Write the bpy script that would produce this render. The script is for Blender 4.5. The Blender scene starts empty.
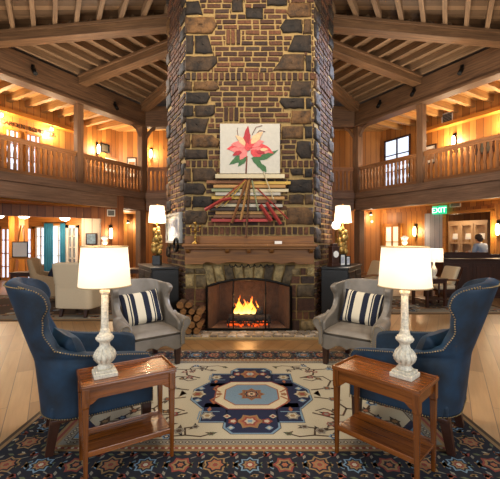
import bpy, bmesh, math, random
from mathutils import Vector, Matrix
random.seed(7)
PI = math.pi
SC = bpy.context.scene
COL = SC.collection
F, EYE = 345.0, 1.52

# ------------------------------------------------------------------ camera, world, large lights, exposure
cam = bpy.data.cameras.new('camera'); cam.sensor_width = 36.0; cam.lens = 36.0 * F / 500.0
camo = bpy.data.objects.new('camera', cam); COL.objects.link(camo)
camo.location = (0, 0, EYE); camo.rotation_euler = (PI / 2, 0, 0); cam.clip_end = 100
SC.camera = camo
w = bpy.data.worlds.new('world'); SC.world = w; w.use_nodes = True
w.node_tree.nodes['Background'].inputs[0].default_value = (0.95, 0.92, 0.88, 1)
w.node_tree.nodes['Background'].inputs[1].default_value = 0.26
SC.view_settings.view_transform = 'Standard'; SC.view_settings.look = 'None'
SC.view_settings.gamma = 1.0; SC.view_settings.exposure = 0.30; SC.view_settings.use_curve_mapping = False

def light(kind, loc, energy, col, size=0.1, rot=(0, 0, 0), size_y=None, spot=None):
    l = bpy.data.lights.new('light', kind); l.energy = energy; l.color = col
    if kind == 'AREA':
        l.size = size
        if size_y: l.shape = 'RECTANGLE'; l.size_y = size_y
    elif kind in ('POINT', 'SPOT'): l.shadow_soft_size = size
    if spot: l.spot_size = spot; l.spot_blend = 0.6
    o = bpy.data.objects.new('light', l); COL.objects.link(o); o.location = loc; o.rotation_euler = rot
    return o
WARM = (1.0, 0.76, 0.48); SOFT = (1.0, 0.84, 0.66); COOL = (0.90, 0.95, 1.0)
# added cool area lights stand in for unseen windows behind the photographer
light('AREA', (-4.5, -2.5, 3.0), 190, COOL, 3.0, (math.radians(80), 0, math.radians(-35)), 3.0)
light('AREA', (4.5, -2.5, 3.0), 190, COOL, 3.0, (math.radians(80), 0, math.radians(35)), 3.0)
# soft area light without a fixture, added under the ceiling to brighten the hall
light('AREA', (0, 3.2, 5.9), 150, SOFT, 3.0, (math.radians(14), 0, 0), 2.0)

# bare uplights added at balcony level to brighten the ceiling timber
for s_ in (-1, 1):
    light('AREA', (s_ * 4.4, 8.6, 3.3), 85, SOFT, 2.4, (math.radians(180), 0, s_ * math.radians(-60)), 0.3)
    light('AREA', (s_ * 4.2, 4.2, 3.3), 60, SOFT, 2.4, (math.radians(180), 0, 0), 0.6)
    # cool track spots on the girders aimed at the chimney flanks
    sp = light('SPOT', (s_ * 5.3, 7.0, 5.4), 1700 if s_ > 0 else 1000, (0.72, 0.80, 1.0) if s_ > 0 else (0.97, 0.92, 0.86), 0.08, spot=math.radians(46))
    sp.rotation_euler = (Vector((s_ * 1.3, 6.1, 3.6)) - sp.location).to_track_quat('-Z', 'Y').to_euler()

# ------------------------------------------------------------------ colour and material helpers
def hx(h):
    h = h.lstrip('#'); v = [int(h[i:i + 2], 16) / 255 for i in (0, 2, 4)]
    return tuple(((c / 12.92) if c <= 0.04045 else ((c + 0.055) / 1.055) ** 2.4) for c in v) + (1,)
MATS = {}
class NT:
    def __init__(s, name):
        s.m = bpy.data.materials.new(name); s.m.use_nodes = True
        s.t = s.m.node_tree; s.b = s.t.nodes['Principled BSDF']; MATS[name] = s.m
    def n(s, typ, **kw):
        x = s.t.nodes.new(typ)
        for k, v in kw.items(): setattr(x, k, v)
        return x
    def l(s, a, b): s.t.links.new(a, b)
    def math(s, op, a, b=None):
        x = s.n('ShaderNodeMath', operation=op)
        for i, v in enumerate((a, b)):
            if v is None: continue
            if isinstance(v, (int, float)): x.inputs[i].default_value = v
            else: s.l(v, x.inputs[i])
        return x.outputs[0]
    def mix(s, fac, a, b, typ='MIX'):
        x = s.n('ShaderNodeMix', data_type='RGBA', blend_type=typ)
        for i, v in ((0, fac), (6, a), (7, b)):
            if isinstance(v, (int, float, tuple)): x.inputs[i].default_value = v
            else: s.l(v, x.inputs[i])
        return x.outputs[2]
    def ramp(s, fac, stops, interp='LINEAR'):
        x = s.n('ShaderNodeValToRGB'); cr = x.color_ramp; cr.interpolation = interp
        while len(cr.elements) < len(stops): cr.elements.new(0.5)
        for e, (p, c) in zip(cr.elements, stops): e.position = p; e.color = c
        s.l(fac, x.inputs[0]); return x.outputs[0]
    def noise(s, vec, scale, detail=4, rough=0.6, dist=0.0):
        x = s.n('ShaderNodeTexNoise'); x.inputs['Scale'].default_value = scale
        x.inputs['Detail'].default_value = detail; x.inputs['Roughness'].default_value = rough
        x.inputs['Distortion'].default_value = dist
        if vec is not None: s.l(vec, x.inputs['Vector'])
        return x.outputs['Fac']
    def scaled(s, vec, sc):
        x = s.n('ShaderNodeMapping'); x.inputs['Scale'].default_value = sc; s.l(vec, x.inputs['Vector']); return x.outputs[0]
    def bump(s, h, strength=0.3, dist=0.01):
        x = s.n('ShaderNodeBump'); x.inputs['Strength'].default_value = strength; x.inputs['Distance'].default_value = dist
        s.l(h, x.inputs['Height']); s.l(x.outputs[0], s.b.inputs['Normal'])
    def set(s, **kw):
        for k, v in kw.items(): s.b.inputs[k.replace('_', ' ')].default_value = v

def plain(name, c, rough=0.6, var=0.12, scale=30, bump=0.0, metal=0.0, **kw):
    t = NT(name); c = hx(c); tc = t.n('ShaderNodeTexCoord')
    f = t.noise(tc.outputs['Object'], scale)
    d = tuple(x * (1 - var) for x in c[:3]) + (1,); u = tuple(min(1, x * (1 + var)) for x in c[:3]) + (1,)
    t.l(t.ramp(f, [(0.3, d), (0.7, u)]), t.b.inputs['Base Color'])
    t.set(Roughness=rough, Metallic=metal, **kw)
    if bump: t.bump(f, bump, 0.004)
    return t.m
def emis(name, c, strength, base='#ffffff'):
    t = NT(name); t.set(Emission_Color=hx(c), Emission_Strength=strength, Base_Color=hx(base), Roughness=0.5); return t.m
def wood(name, dark, light_, rough=0.45, gs=1.0, bump=0.25, coat=0.0):
    """grain runs along U of the mesh's own UVs (metres)"""
    t = NT(name); uv = t.n('ShaderNodeUVMap').outputs[0]
    g = t.noise(t.scaled(uv, (1.6 * gs, 28 * gs, 1)), 1.0, 6, 0.65, 0.6)
    b = t.noise(t.scaled(uv, (0.7, 2.5, 1)), 1.0, 2)
    c = t.ramp(g, [(0.28, hx(dark)), (0.72, hx(light_))])
    bb = t.ramp(b, [(0.3, (0.72, 0.70, 0.68, 1)), (0.7, (1.08, 1.08, 1.08, 1))])
    t.l(t.mix(1.0, c, bb, 'MULTIPLY'), t.b.inputs['Base Color'])
    t.set(Roughness=rough, Coat_Weight=coat, Coat_Roughness=0.12); t.bump(g, bump, 0.006); return t.m
def boards(name, dark, light_, width=0.2, rough=0.5, gap=0.035):
    """tongue and groove boards: U across the boards, V along them"""
    t = NT(name); uv = t.n('ShaderNodeUVMap').outputs[0]
    sep = t.n('ShaderNodeSeparateXYZ'); t.l(uv, sep.inputs[0])
    q = t.math('DIVIDE', sep.outputs[0], width); fl = t.math('FLOOR', q); fr = t.math('FRACT', q)
    wn = t.n('ShaderNodeTexWhiteNoise', noise_dimensions='1D'); t.l(fl, wn.inputs['W'])
    g = t.noise(t.scaled(uv, (30, 1.8, 1)), 1.0, 5, 0.6, 0.6)
    m = t.math('ADD', t.math('MULTIPLY', wn.outputs['Value'], 0.6), t.math('MULTIPLY', g, 0.5))
    c = t.ramp(m, [(0.15, hx(dark)), (0.85, hx(light_))])
    edge = t.math('MINIMUM', fr, t.math('SUBTRACT', 1.0, fr))
    gr = t.math('GREATER_THAN', edge, gap)
    dk = tuple(x * 0.35 for x in hx(dark)[:3]) + (1,)
    t.l(t.mix(gr, dk, c), t.b.inputs['Base Color']); t.set(Roughness=rough); t.bump(gr, 0.5, 0.01); return t.m

beam_m = wood('old_beam_wood', '#523a26', '#96704c', 0.6)
girder_m = wood('girder_wood', '#463020', '#836042', 0.6)
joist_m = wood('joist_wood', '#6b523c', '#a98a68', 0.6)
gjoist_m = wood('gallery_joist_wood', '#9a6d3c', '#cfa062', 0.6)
fascia_m = wood('balcony_beam_wood', '#6e5240', '#a5836a', 0.55)
rail_m = wood('railing_wood', '#7a4a28', '#b07a4a', 0.45)
post_m = wood('post_wood', '#5e4230', '#8f6848', 0.5)
table_m = wood('cherry_table_wood', '#4e2808', '#9a561e', 0.27, 1.5, 0.08, 0.35)
darkw_m = wood('dark_walnut_wood', '#2a150d', '#4a281a', 0.35, 1, 0.15)
mantel_m = wood('mantel_wood', '#613a18', '#9a662e', 0.5)
orange_m = wood('honey_wood', '#a8641e', '#d6923e', 0.4)
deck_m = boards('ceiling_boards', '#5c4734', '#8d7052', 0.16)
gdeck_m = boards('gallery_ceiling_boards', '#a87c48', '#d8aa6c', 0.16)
panel_m = boards('amber_wall_boards', '#88521f', '#bb7d3a', 0.21)
paneld_m = boards('deep_wall_boards', '#6a3818', '#9c5e2a', 0.21)
grey_panel_m = boards('silver_grey_boards', '#8f8e96', '#b9b8c0', 0.17)
white_panel_m = boards('cream_boards', '#cfc6b6', '#e4dccd', 0.3)
black_m = plain('black_lacquer', '#0c0a08', 0.35)
iron_m = plain('black_iron', '#121110', 0.5, 0.2, 30, 0.1, 0.6)
brass_m = plain('aged_brass', '#a07c3c', 0.3, 0.25, 40, 0.1, 1.0)
nail_m = plain('brass_nailheads', '#9c8760', 0.3, 0.1, 40, 0, 1.0)
gold_m = plain('gilt_carving', '#b3904f', 0.4, 0.3, 60, 0.3, 0.7)
ivory_m = plain('ivory_upholstery', '#cdbb9d', 0.85, 0.08, 120, 0.15)
beige_m = plain('beige_upholstery', '#a58c6c', 0.85, 0.12, 80, 0.15)
navyf_m = plain('navy_cloth', '#10182c', 0.85, 0.1, 80, 0.1)
cream_m = plain('distressed_cream_paint', '#d6cebb', 0.55, 0.3, 70, 0.4)
paper_m = plain('white_paper', '#efece4', 0.7, 0.03)
white_m = plain('white_paint', '#e2ded6', 0.45, 0.04)
grey_m = plain('grey_metal', '#8f8f8c', 0.4, 0.08)
soot_m = plain('sooty_firebrick', '#46301e', 0.9, 0.4, 9, 0.4)
bark_m = plain('log_bark', '#5d4128', 0.9, 0.4, 30, 0.6)
cut_m = plain('log_cut_face', '#8a6034', 0.8, 0.35, 20, 0.2)
char_m = plain('charred_log', '#2a211c', 0.9, 0.4, 30, 0.6)
ash_m = plain('ash_and_embers', '#8a6a52', 0.95, 0.4, 40, 0.6)
hearth_m = plain('mortar', '#b09668', 0.9, 0.12, 60, 0.5)
skin_m = plain('skin', '#c58f6e', 0.5, 0.05)
hair_m = plain('brown_hair', '#3a261a', 0.7, 0.2, 80, 0.3)
shirt_m = plain('grey_blue_shirt', '#8f9cb0', 0.8, 0.06)
trouser_m = plain('dark_trousers', '#20222a', 0.8, 0.06)
teal_m = plain('teal_curtain', '#3487ac', 0.8, 0.12)
def shade_mat(name, em):
    t = NT(name); t.set(Base_Color=hx('#f3e6cc'), Roughness=0.9, Emission_Color=hx('#fff0d8'), Emission_Strength=em)
    tr = t.n('ShaderNodeBsdfTranslucent'); tr.inputs[0].default_value = hx('#fff0d8'); mx = t.n('ShaderNodeMixShader'); mx.inputs[0].default_value = 0.15
    out = t.t.nodes['Material Output']; t.l(t.b.outputs[0], mx.inputs[1]); t.l(tr.outputs[0], mx.inputs[2]); t.l(mx.outputs[0], out.inputs[0]); return t.m
shade_m = shade_mat('lit_lampshade', 0.16)
shade2_m = shade_mat('lit_drum_shade', 0.35)
trimsh_m = plain('shade_trim', '#b39a70', 0.7, 0.05)
bulb_m = emis('sconce_glass', '#ffdca0', 9.0)
dome_m = emis('ceiling_dome_glass', '#fff0d0', 5.0)
spot_m = emis('spot_bulb', '#fff4dc', 14.0)
sky_m = emis('daylight_pane', '#c8dffa', 1.1)
lit_m = emis('lit_interior_pane', '#ffdfae', 0.9)
exit_m = emis('exit_green', '#12c98c', 1.1, '#0a7a50'); exitw_m = emis('exit_letters', '#eafff6', 1.6)
amber_m = emis('hot_embers', '#ff5a12', 1.0, '#401000')
glasspane_m = NT('clear_glass'); glasspane_m.set(Base_Color=(0.25, 0.25, 0.25, 1), Roughness=0.05, Alpha=0.03); glasspane_m = glasspane_m.m
# velvet
t = NT('blue_velvet'); tc = t.n('ShaderNodeTexCoord'); f = t.noise(tc.outputs['Object'], 6, 3)
t.l(t.ramp(f, [(0.3, hx('#021624')), (0.7, hx('#062f4a'))]), t.b.inputs['Base Color'])
t.set(Roughness=0.6, Sheen_Weight=0.22, Sheen_Roughness=0.25, Sheen_Tint=hx('#3a93c8')); t.bump(t.noise(tc.outputs['Object'], 14, 2), 0.12, 0.01); velvet_m = t.m
t = NT('taupe_leather'); tc = t.n('ShaderNodeTexCoord'); f = t.noise(tc.outputs['Object'], 5, 3)
t.l(t.ramp(f, [(0.3, hx('#6f665a')), (0.7, hx('#887e72'))]), t.b.inputs['Base Color'])
t.set(Roughness=0.42); t.bump(t.noise(tc.outputs['Object'], 9, 3), 0.15, 0.02); leather_m = t.m
# stripes (U across)
t = NT('striped_ticking'); uv = t.n('ShaderNodeUVMap').outputs[0]; sep = t.n('ShaderNodeSeparateXYZ'); t.l(uv, sep.inputs[0])
N_, I_ = hx('#12172a'), hx('#d8cbb0')
cr = t.ramp(sep.outputs[0], [(0, N_), (.10, I_), (.17, N_), (.20, I_), (.23, N_), (.33, I_), (.53, N_), (.67, I_), (.75, N_), (.78, I_), (.80, N_)], 'CONSTANT')
x = t.ramp(sep.outputs[0], [(0, (0, 0, 0, 1)), (.93, (1, 1, 1, 1)), (.96, (0, 0, 0, 1))], 'CONSTANT')
y = t.mix(x, cr, I_); t.l(y, t.b.inputs['Base Color']); t.set(Roughness=0.9)
t.bump(t.noise(t.scaled(uv, (200, 200, 1)), 1.0), 0.2, 0.004); stripe_m = t.m
# bricks and stones: one colour per brick
def island(name, stops, rough, nscale, bump, var=0.5):
    t = NT(name); g = t.n('ShaderNodeNewGeometry'); tc = t.n('ShaderNodeTexCoord')
    f = t.noise(tc.outputs['Object'], nscale, 6, 0.7); c = t.ramp(t.math('FRACT', t.math('ADD', g.outputs['Random Per Island'], t.math('MULTIPLY', t.n('ShaderNodeObjectInfo').outputs['Random'], 7.3))), stops)
    v = t.ramp(f, [(0.36, (1 - var,) * 3 + (1,)), (0.64, (1 + var * .6,) * 3 + (1,))])
    t.l(t.mix(1.0, c, v, 'MULTIPLY'), t.b.inputs['Base Color']); t.set(Roughness=rough); t.bump(f, bump, 0.02); return t.m
brick_m = island('chimney_brick', [(0, hx('#33211a')), (.3, hx('#472c1e')), (.6, hx('#583724')), (.85, hx('#6c432a')), (1, hx('#3c3028'))], 0.85, 24, 0.5)
stone_m = island('dark_field_stone', [(0, hx('#211810')), (.4, hx('#2f2216')), (.7, hx('#43301c')), (1, hx('#6b4a26'))], 0.75, 7, 1.0, 0.75)
hstone_m = island('hearth_stone', [(0, hx('#6e6458')), (.5, hx('#9a8f80')), (1, hx('#c9c0b2'))], 0.8, 12, 0.6)
sstone_m = island('surround_stone', [(0, hx('#44382a')), (.4, hx('#665438')), (.7, hx('#8a744e')), (1, hx('#a8905f'))], 0.75, 9, 1.0, 0.6)
mortar_m = plain('chimney_mortar', '#a08454', 0.95, 0.2, 40, 0.6)
# floor planks: direction mirrors about the chimney axis
t = NT('oak_plank_floor'); tc = t.n('ShaderNodeTexCoord'); sep = t.n('ShaderNodeSeparateXYZ'); t.l(tc.outputs['Object'], sep.inputs[0])
ax = t.math('ABSOLUTE', sep.outputs[0]); cmb = t.n('ShaderNodeCombineXYZ'); t.l(ax, cmb.inputs[0]); t.l(sep.outputs[1], cmb.inputs[1])
mp = t.n('ShaderNodeMapping'); mp.inputs['Rotation'].default_value = (0, 0, math.radians(-60)); t.l(cmb.outputs[0], mp.inputs[0])
bk = t.n('ShaderNodeTexBrick'); t.l(mp.outputs[0], bk.inputs[0])
bk.inputs['Color1'].default_value = hx('#86643f'); bk.inputs['Color2'].default_value = hx('#a6835a'); bk.inputs['Mortar'].default_value = hx('#66503a')
bk.inputs['Scale'].default_value = 1.0; bk.inputs['Brick Width'].default_value = 1.9; bk.inputs['Row Height'].default_value = 0.17
bk.inputs['Mortar Size'].default_value = 0.004; bk.inputs['Bias'].default_value = 0.0
g = t.noise(t.scaled(mp.outputs[0], (1.5, 22, 1)), 1.0, 5, 0.6, 0.5)
t.l(t.mix(1.0, bk.outputs['Color'], t.ramp(g, [(.3, (.82, .80, .78, 1)), (.7, (1.05, 1.05, 1.05, 1))]), 'MULTIPLY'), t.b.inputs['Base Color'])
t.set(Roughness=0.33); floor_m = t.m
# flames
t = NT('flame'); uv = t.n('ShaderNodeUVMap').outputs[0]; sep = t.n('ShaderNodeSeparateXYZ'); t.l(uv, sep.inputs[0])
t.l(t.ramp(sep.outputs[1], [(0, hx('#ffd070')), (.45, hx('#ff9a30')), (1, hx('#e04808'))]), t.b.inputs['Emission Color'])
t.set(Emission_Strength=3.5, Base_Color=(0, 0, 0, 1), Alpha=0.75); flame_m = t.m

# ------------------------------------------------------------------ mesh helpers
class MB:
    def __init__(s): s.v, s.f, s.uv, s.mi, s.mats, s.sm = [], [], [], [], [], []
    def mid(s, m):
        if m not in s.mats: s.mats.append(m)
        return s.mats.index(m)
    def face(s, pts, uvs=None, m=None, smooth=False):
        i = len(s.v); s.v += [tuple(p) for p in pts]; s.f.append(list(range(i, i + len(pts))))
        s.uv.append(uvs or [(p[0], p[2]) for p in pts]); s.mi.append(s.mid(m) if m else 0); s.sm.append(smooth)
    def box(s, o, d, n, x0, x1, y0, y1, z0, z1, m=None, gr='x'):
        """box in the frame origin o, unit d (x), unit n (y), up; welded so it is one island"""
        i = len(s.v); off = random.uniform(0, 20)
        L = [(x, y, z) for z in (z0, z1) for y in (y0, y1) for x in (x0, x1)]
        for x, y, z in L: s.v.append((o[0] + d[0] * x + n[0] * y, o[1] + d[1] * x + n[1] * y, (o[2] if len(o) > 2 else 0) + z))
        for q in ((0, 1, 3, 2), (4, 6, 7, 5), (0, 4, 5, 1), (2, 3, 7, 6), (0, 2, 6, 4), (1, 5, 7, 3)):
            s.f.append([i + k for k in q])
            us = []
            P3 = [L[k] for k in q]
            rng = [max(p[a] for p in P3) - min(p[a] for p in P3) for a in range(3)]
            fl = min(range(3), key=lambda a: rng[a]); axs = [a for a in range(3) if a != fl]
            ga = {'x': 0, 'y': 1, 'z': 2}[gr]
            ua = ga if ga in axs else max(axs, key=lambda a: rng[a]); va = [a for a in axs if a != ua][0]
            for p in P3: us.append((p[ua] + off, p[va] + off))
            s.uv.append(us); s.mi.append(s.mid(m) if m else 0); s.sm.append(False)
    def b(s, x0, x1, y0, y1, z0, z1, m=None, gr=None):
        if gr is None: gr = 'xyz'[max(range(3), key=lambda a: (x1 - x0, y1 - y0, z1 - z0)[a])]
        s.box((0, 0), (1, 0), (0, 1), x0, x1, y0, y1, z0, z1, m, gr)
    def grid(s, rows, closed=False, m=None, smooth=True, uvf=None, caps=False):
        i = len(s.v); nr, nc = len(rows), len(rows[0])
        for r in rows: s.v += [tuple(p) for p in r]
        for a in range(nr - 1):
            for c in range(nc if closed else nc - 1):
                c2 = (c + 1) % nc
                s.f.append([i + a * nc + c, i + a * nc + c2, i + (a + 1) * nc + c2, i + (a + 1) * nc + c])
                s.uv.append([uvf(a, c), uvf(a, c + 1), uvf(a + 1, c + 1), uvf(a + 1, c)] if uvf else
                            [(a * .05, c * .05), (a * .05, c * .05 + .05), (a * .05 + .05, c * .05 + .05), (a * .05 + .05, c * .05)])
                s.mi.append(s.mid(m) if m else 0); s.sm.append(smooth)
        if caps:
            for a in (0, nr - 1):
                s.f.append([i + a * nc + c for c in range(nc)]); s.uv.append([(0, 0)] * nc); s.mi.append(s.mid(m) if m else 0); s.sm.append(False)
    def lathe(s, prof, c=(0, 0, 0), n=16, m=None, smooth=True, sq=False):
        rows = []
        for r, z in prof:
            rows.append([(c[0] + r * math.cos(2 * PI * k / n + (PI / n if sq else 0)), c[1] + r * math.sin(2 * PI * k / n + (PI / n if sq else 0)), c[2] + z) for k in range(n)])
        s.grid(rows, True, m, smooth, None, True)
    def tube(s, pts, r, n=8, m=None, smooth=True):
        pts = [Vector(p) for p in pts]; rows = []
        rr = r if isinstance(r, (list, tuple)) else [r] * len(pts)
        for k, p in enumerate(pts):
            d = (pts[min(k + 1, len(pts) - 1)] - pts[max(k - 1, 0)]).normalized()
            a = d.cross(Vector((0, 0, 1)))
            if a.length < 1e-3: a = d.cross(Vector((0, 1, 0)))
            a.normalize(); b = d.cross(a)
            rows.append([p + (a * math.cos(2 * PI * q / n) + b * math.sin(2 * PI * q / n)) * rr[k] for q in range(n)])
        s.grid(rows, True, m, smooth, lambda a, c: (a * .1, c * .02), True)
    def ball(s, c, r, n=8, m=None, sc=(1, 1, 1)):
        rows = []
        for a in range(n + 1):
            th = PI * a / n; q = max(math.sin(th), 0.02)
            rows.append([(c[0] + sc[0] * r * q * math.cos(2 * PI * k / n), c[1] + sc[1] * r * q * math.sin(2 * PI * k / n), c[2] + sc[2] * r * math.cos(th)) for k in range(n)])
        s.grid(rows, True, m, True, None, True)
    def prism(s, poly, axis_o, ex, ey, ez, d0, d1, m=None):
        """2-D polygon (ex,ey) extruded along ez from d0 to d1"""
        o = Vector(axis_o); ex, ey, ez = Vector(ex), Vector(ey), Vector(ez); i = len(s.v); n = len(poly)
        for d in (d0, d1):
            for p in poly: s.v.append(tuple(o + ex * p[0] + ey * p[1] + ez * d))
        fs = [(list(range(i, i + n)), [(p[0], p[1]) for p in poly]), (list(range(i + n, i + 2 * n))[::-1], [(p[0], p[1]) for p in poly][::-1])]
        for k in range(n):
            k2 = (k + 1) % n; L = math.dist(poly[k], poly[k2])
            fs.append(([i + k, i + k2, i + n + k2, i + n + k], [(0, 0), (L, 0), (L, d1 - d0), (0, d1 - d0)]))
        for f_, u_ in fs: s.f.append(f_); s.uv.append(u_); s.mi.append(s.mid(m) if m else 0); s.sm.append(False)
    def build(s, name, mat=None, parent=None, bevel=0.0, loc=None, rz=0.0, seg=2, sub=0, solid=None, keep=False):
        me = bpy.data.meshes.new(name); me.from_pydata(s.v, [], s.f)
        ul = me.uv_layers.new(name='UVMap'); k = 0
        flat = [c for u in s.uv for p in u for c in p]; ul.data.foreach_set('uv', flat)
        ms = s.mats if s.mats else [mat]
        if s.mats and mat is not None and any(False for _ in ()): pass
        for m_ in ms: me.materials.append(m_)
        me.polygons.foreach_set('material_index', s.mi); me.polygons.foreach_set('use_smooth', s.sm)
        if not keep:
            bm = bmesh.new(); bm.from_mesh(me); bmesh.ops.recalc_face_normals(bm, faces=bm.faces); bm.to_mesh(me); bm.free()
        o = bpy.data.objects.new(name, me); COL.objects.link(o)
        if parent: o.parent = parent
        if loc: o.location = loc
        o.rotation_euler = (0, 0, rz)
        if solid: md = o.modifiers.new('solid', 'SOLIDIFY'); md.thickness = solid; md.offset = -1
        if bevel: md = o.modifiers.new('bevel', 'BEVEL'); md.width = bevel; md.segments = seg; md.limit_method = 'ANGLE'; md.angle_limit = math.radians(40)
        if sub: md = o.modifiers.new('sub', 'SUBSURF'); md.levels = sub; md.render_levels = sub
        return o
def E(name, label, cat, loc=(0, 0, 0), rz=0.0, group=None):
    o = bpy.data.objects.new(name, None); COL.objects.link(o); o.empty_display_size = 0.1
    o.location = loc; o.rotation_euler = (0, 0, rz); return tag(o, label, cat, group)
def tag(o, label, cat, group=None):
    o['label'] = label; o['category'] = cat
    if group: o['group'] = group
    return o
def struct(o, label=None, cat=None):
    o['kind'] = 'structure'
    if label: o['label'] = label; o['category'] = cat
    return o
def copy_tree(o, parent=None):
    c = o.copy(); COL.objects.link(c)
    if parent: c.parent = parent
    for ch in list(o.children): copy_tree(ch, c)
    return c
def P(px, py, Y): return Vector(((px - 250) / F * Y, Y, EYE + (240 - py) / F * Y))
ORD = ['first', 'second', 'third', 'fourth', 'fifth', 'sixth', 'seventh', 'eighth', 'ninth', 'tenth', 'eleventh', 'twelfth', 'thirteenth', 'fourteenth', 'fifteenth']
def cr_interp(pts, x):
    """smooth interpolation through (x, y) knots"""
    if x <= pts[0][0]: return pts[0][1]
    for (a, b), (c, d) in zip(pts, pts[1:]):
        if x <= c:
            q = (x - a) / (c - a); q = q * q * (3 - 2 * q); return b + (d - b) * q
    return pts[-1][1]

# hexagonal hall: side lines run from the back corner posts towards the viewer
CEN = Vector((0, 7.3))
def side(s): return (s * 3.88, 12.5), (s * 0.5, -0.866), (s * 0.866, 0.5)
def on_side(s, off, px, py):
    o, d, n = side(s); k = (px - 250) / F
    ox, oy = o[0] + n[0] * off, o[1] + n[1] * off
    tt = (k * oy - ox) / (d[0] - k * d[1]); Y = oy + d[1] * tt
    return tt, EYE + (240 - py) / F * Y
NM = {-1: 'left', 1: 'right'}

# ================================================================== SETTING
m = MB(); m.b(-16, 16, -4, 19, -0.1, 0.0); fl = m.build('floor', floor_m); struct(fl)
# ceiling deck
m = MB(); m.box((0, 0), (1, 0), (0, 1), -8.5, 8.5, 2.6, 14.4, 6.53, 6.62, gr='y')
for k, u in enumerate(m.uv): m.uv[k] = [(a, b) for a, b in u]
struct(m.build('ceiling', deck_m))
for s in (-1, 1):
    o, d, n = side(s)
    # upper gallery wall, floor slab and ceiling
    m = MB(); m.box(o, d, n, -0.577, 7, 2.0, 2.12, 2.57, 6.0)
    ob = m.build('wall_' + NM[s] + '_gallery', panel_m if s < 0 else panel_m); struct(ob)
    m = MB(); m.box(o, d, n, -0.9, 7, 0.16, 2.0, 2.98, 3.12); struct(m.build('floor_' + NM[s] + '_gallery', post_m))
    m = MB(); m.box(o, d, n, -1.2, 7, 0.3, 2.1, 5.90, 5.97, gr='x')
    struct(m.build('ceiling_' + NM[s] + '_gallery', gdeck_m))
    tq_, _ = on_side(s, 1.9, 250 + s * 171, 130); m = MB(); m.box(o, d, n, tq_, 7, 1.74, 2.0, 5.30, 5.42); struct(m.build('trim_' + NM[s] + '_gallery', orange_m))
m = MB(); m.b(-5.4, 5.4, 14.0, 14.12, 0, 6.0, gr='x'); struct(m.build('wall_back', panel_m))
m = MB(); m.b(-5.0, 5.0, 12.62, 14.0, 2.98, 3.12); struct(m.build('floor_back_gallery', post_m))
m = MB(); m.b(-5.2, 5.2, 12.8, 14.05, 5.94, 5.98); struct(m.build('ceiling_back_gallery', gdeck_m))
# lower left: header wall, short panelled wall and the sunny room behind
h0, h1 = Vector((-7.1, 9.8)), Vector((-4.83, 11.2)); hd = (h1 - h0).normalized(); hn = Vector((-hd.y, hd.x))
m = MB(); m.box(h0, hd, hn, -3.2, (h1 - h0).length, 0, 0.14, 2.2, 2.97); m.box(h0, hd, hn, (h1 - h0).length, (h1 - h0).length + 0.70, 0, 0.14, 0, 2.97)
struct(m.build('wall_left', paneld_m))
m = MB(); m.b(-14, -6.35, 13.0, 13.1, 0, 2.97, gr='x'); struct(m.build('wall_left_room', orange_m))
m = MB(); m.b(-6.35, -5.1, 13.0, 13.1, 0, 2.97, gr='x'); struct(m.build('wall_left_alcove', white_panel_m))
m = MB(); m.prism([(-4.2, 12.6), (-7.6, 6.7), (-14, 6.7), (-14, 13.1), (-4.2, 13.95)], (0, 0, 0), (1, 0, 0), (0, 1, 0), (0, 0, 1), 2.55, 2.6)
struct(m.build('ceiling_left_room', orange_m))
m = MB(); m.prism([(4.2, 12.6), (7.6, 6.7), (14, 6.7), (14, 16), (4.2, 13.95)], (0, 0, 0), (1, 0, 0), (0, 1, 0), (0, 0, 1), 2.72, 2.77)
struct(m.build('ceiling_right_room', orange_m))
# lower right wall with doorway
o, d, n = side(1)
ta, _ = on_side(1, 2.0, 446, 215); tb, _ = on_side(1, 2.0, 491, 210)
m = MB(); m.box(o, d, n, -0.577, ta, 2.0, 2.12, 0, 2.57); m.box(o, d, n, ta, tb, 2.0, 2.12, 2.37, 2.57); m.box(o, d, n, tb, 7, 2.0, 2.12, 0, 2.57)
struct(m.build('wall_right', panel_m))
m = MB(); m.box(o, d, n, -2.5, 6.5, 5.4, 5.5, 0, 2.72); struct(m.build('wall_right_room', panel_m))
m = MB(); m.box(o, d, n, ta - .1, ta, 1.96, 2.14, 0, 2.45); m.box(o, d, n, tb, tb + .1, 1.96, 2.14, 0, 2.45); m.box(o, d, n, ta - .1, tb + .1, 1.96, 2.14, 2.37, 2.47)
struct(m.build('trim_1', orange_m))
t0, _ = on_side(1, 1.98, 425, 240)
m = MB(); m.box(o, d, n, t0, ta - .1, 1.96, 1.998, 0, 2.44); struct(m.build('trim_2', grey_panel_m))

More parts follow.
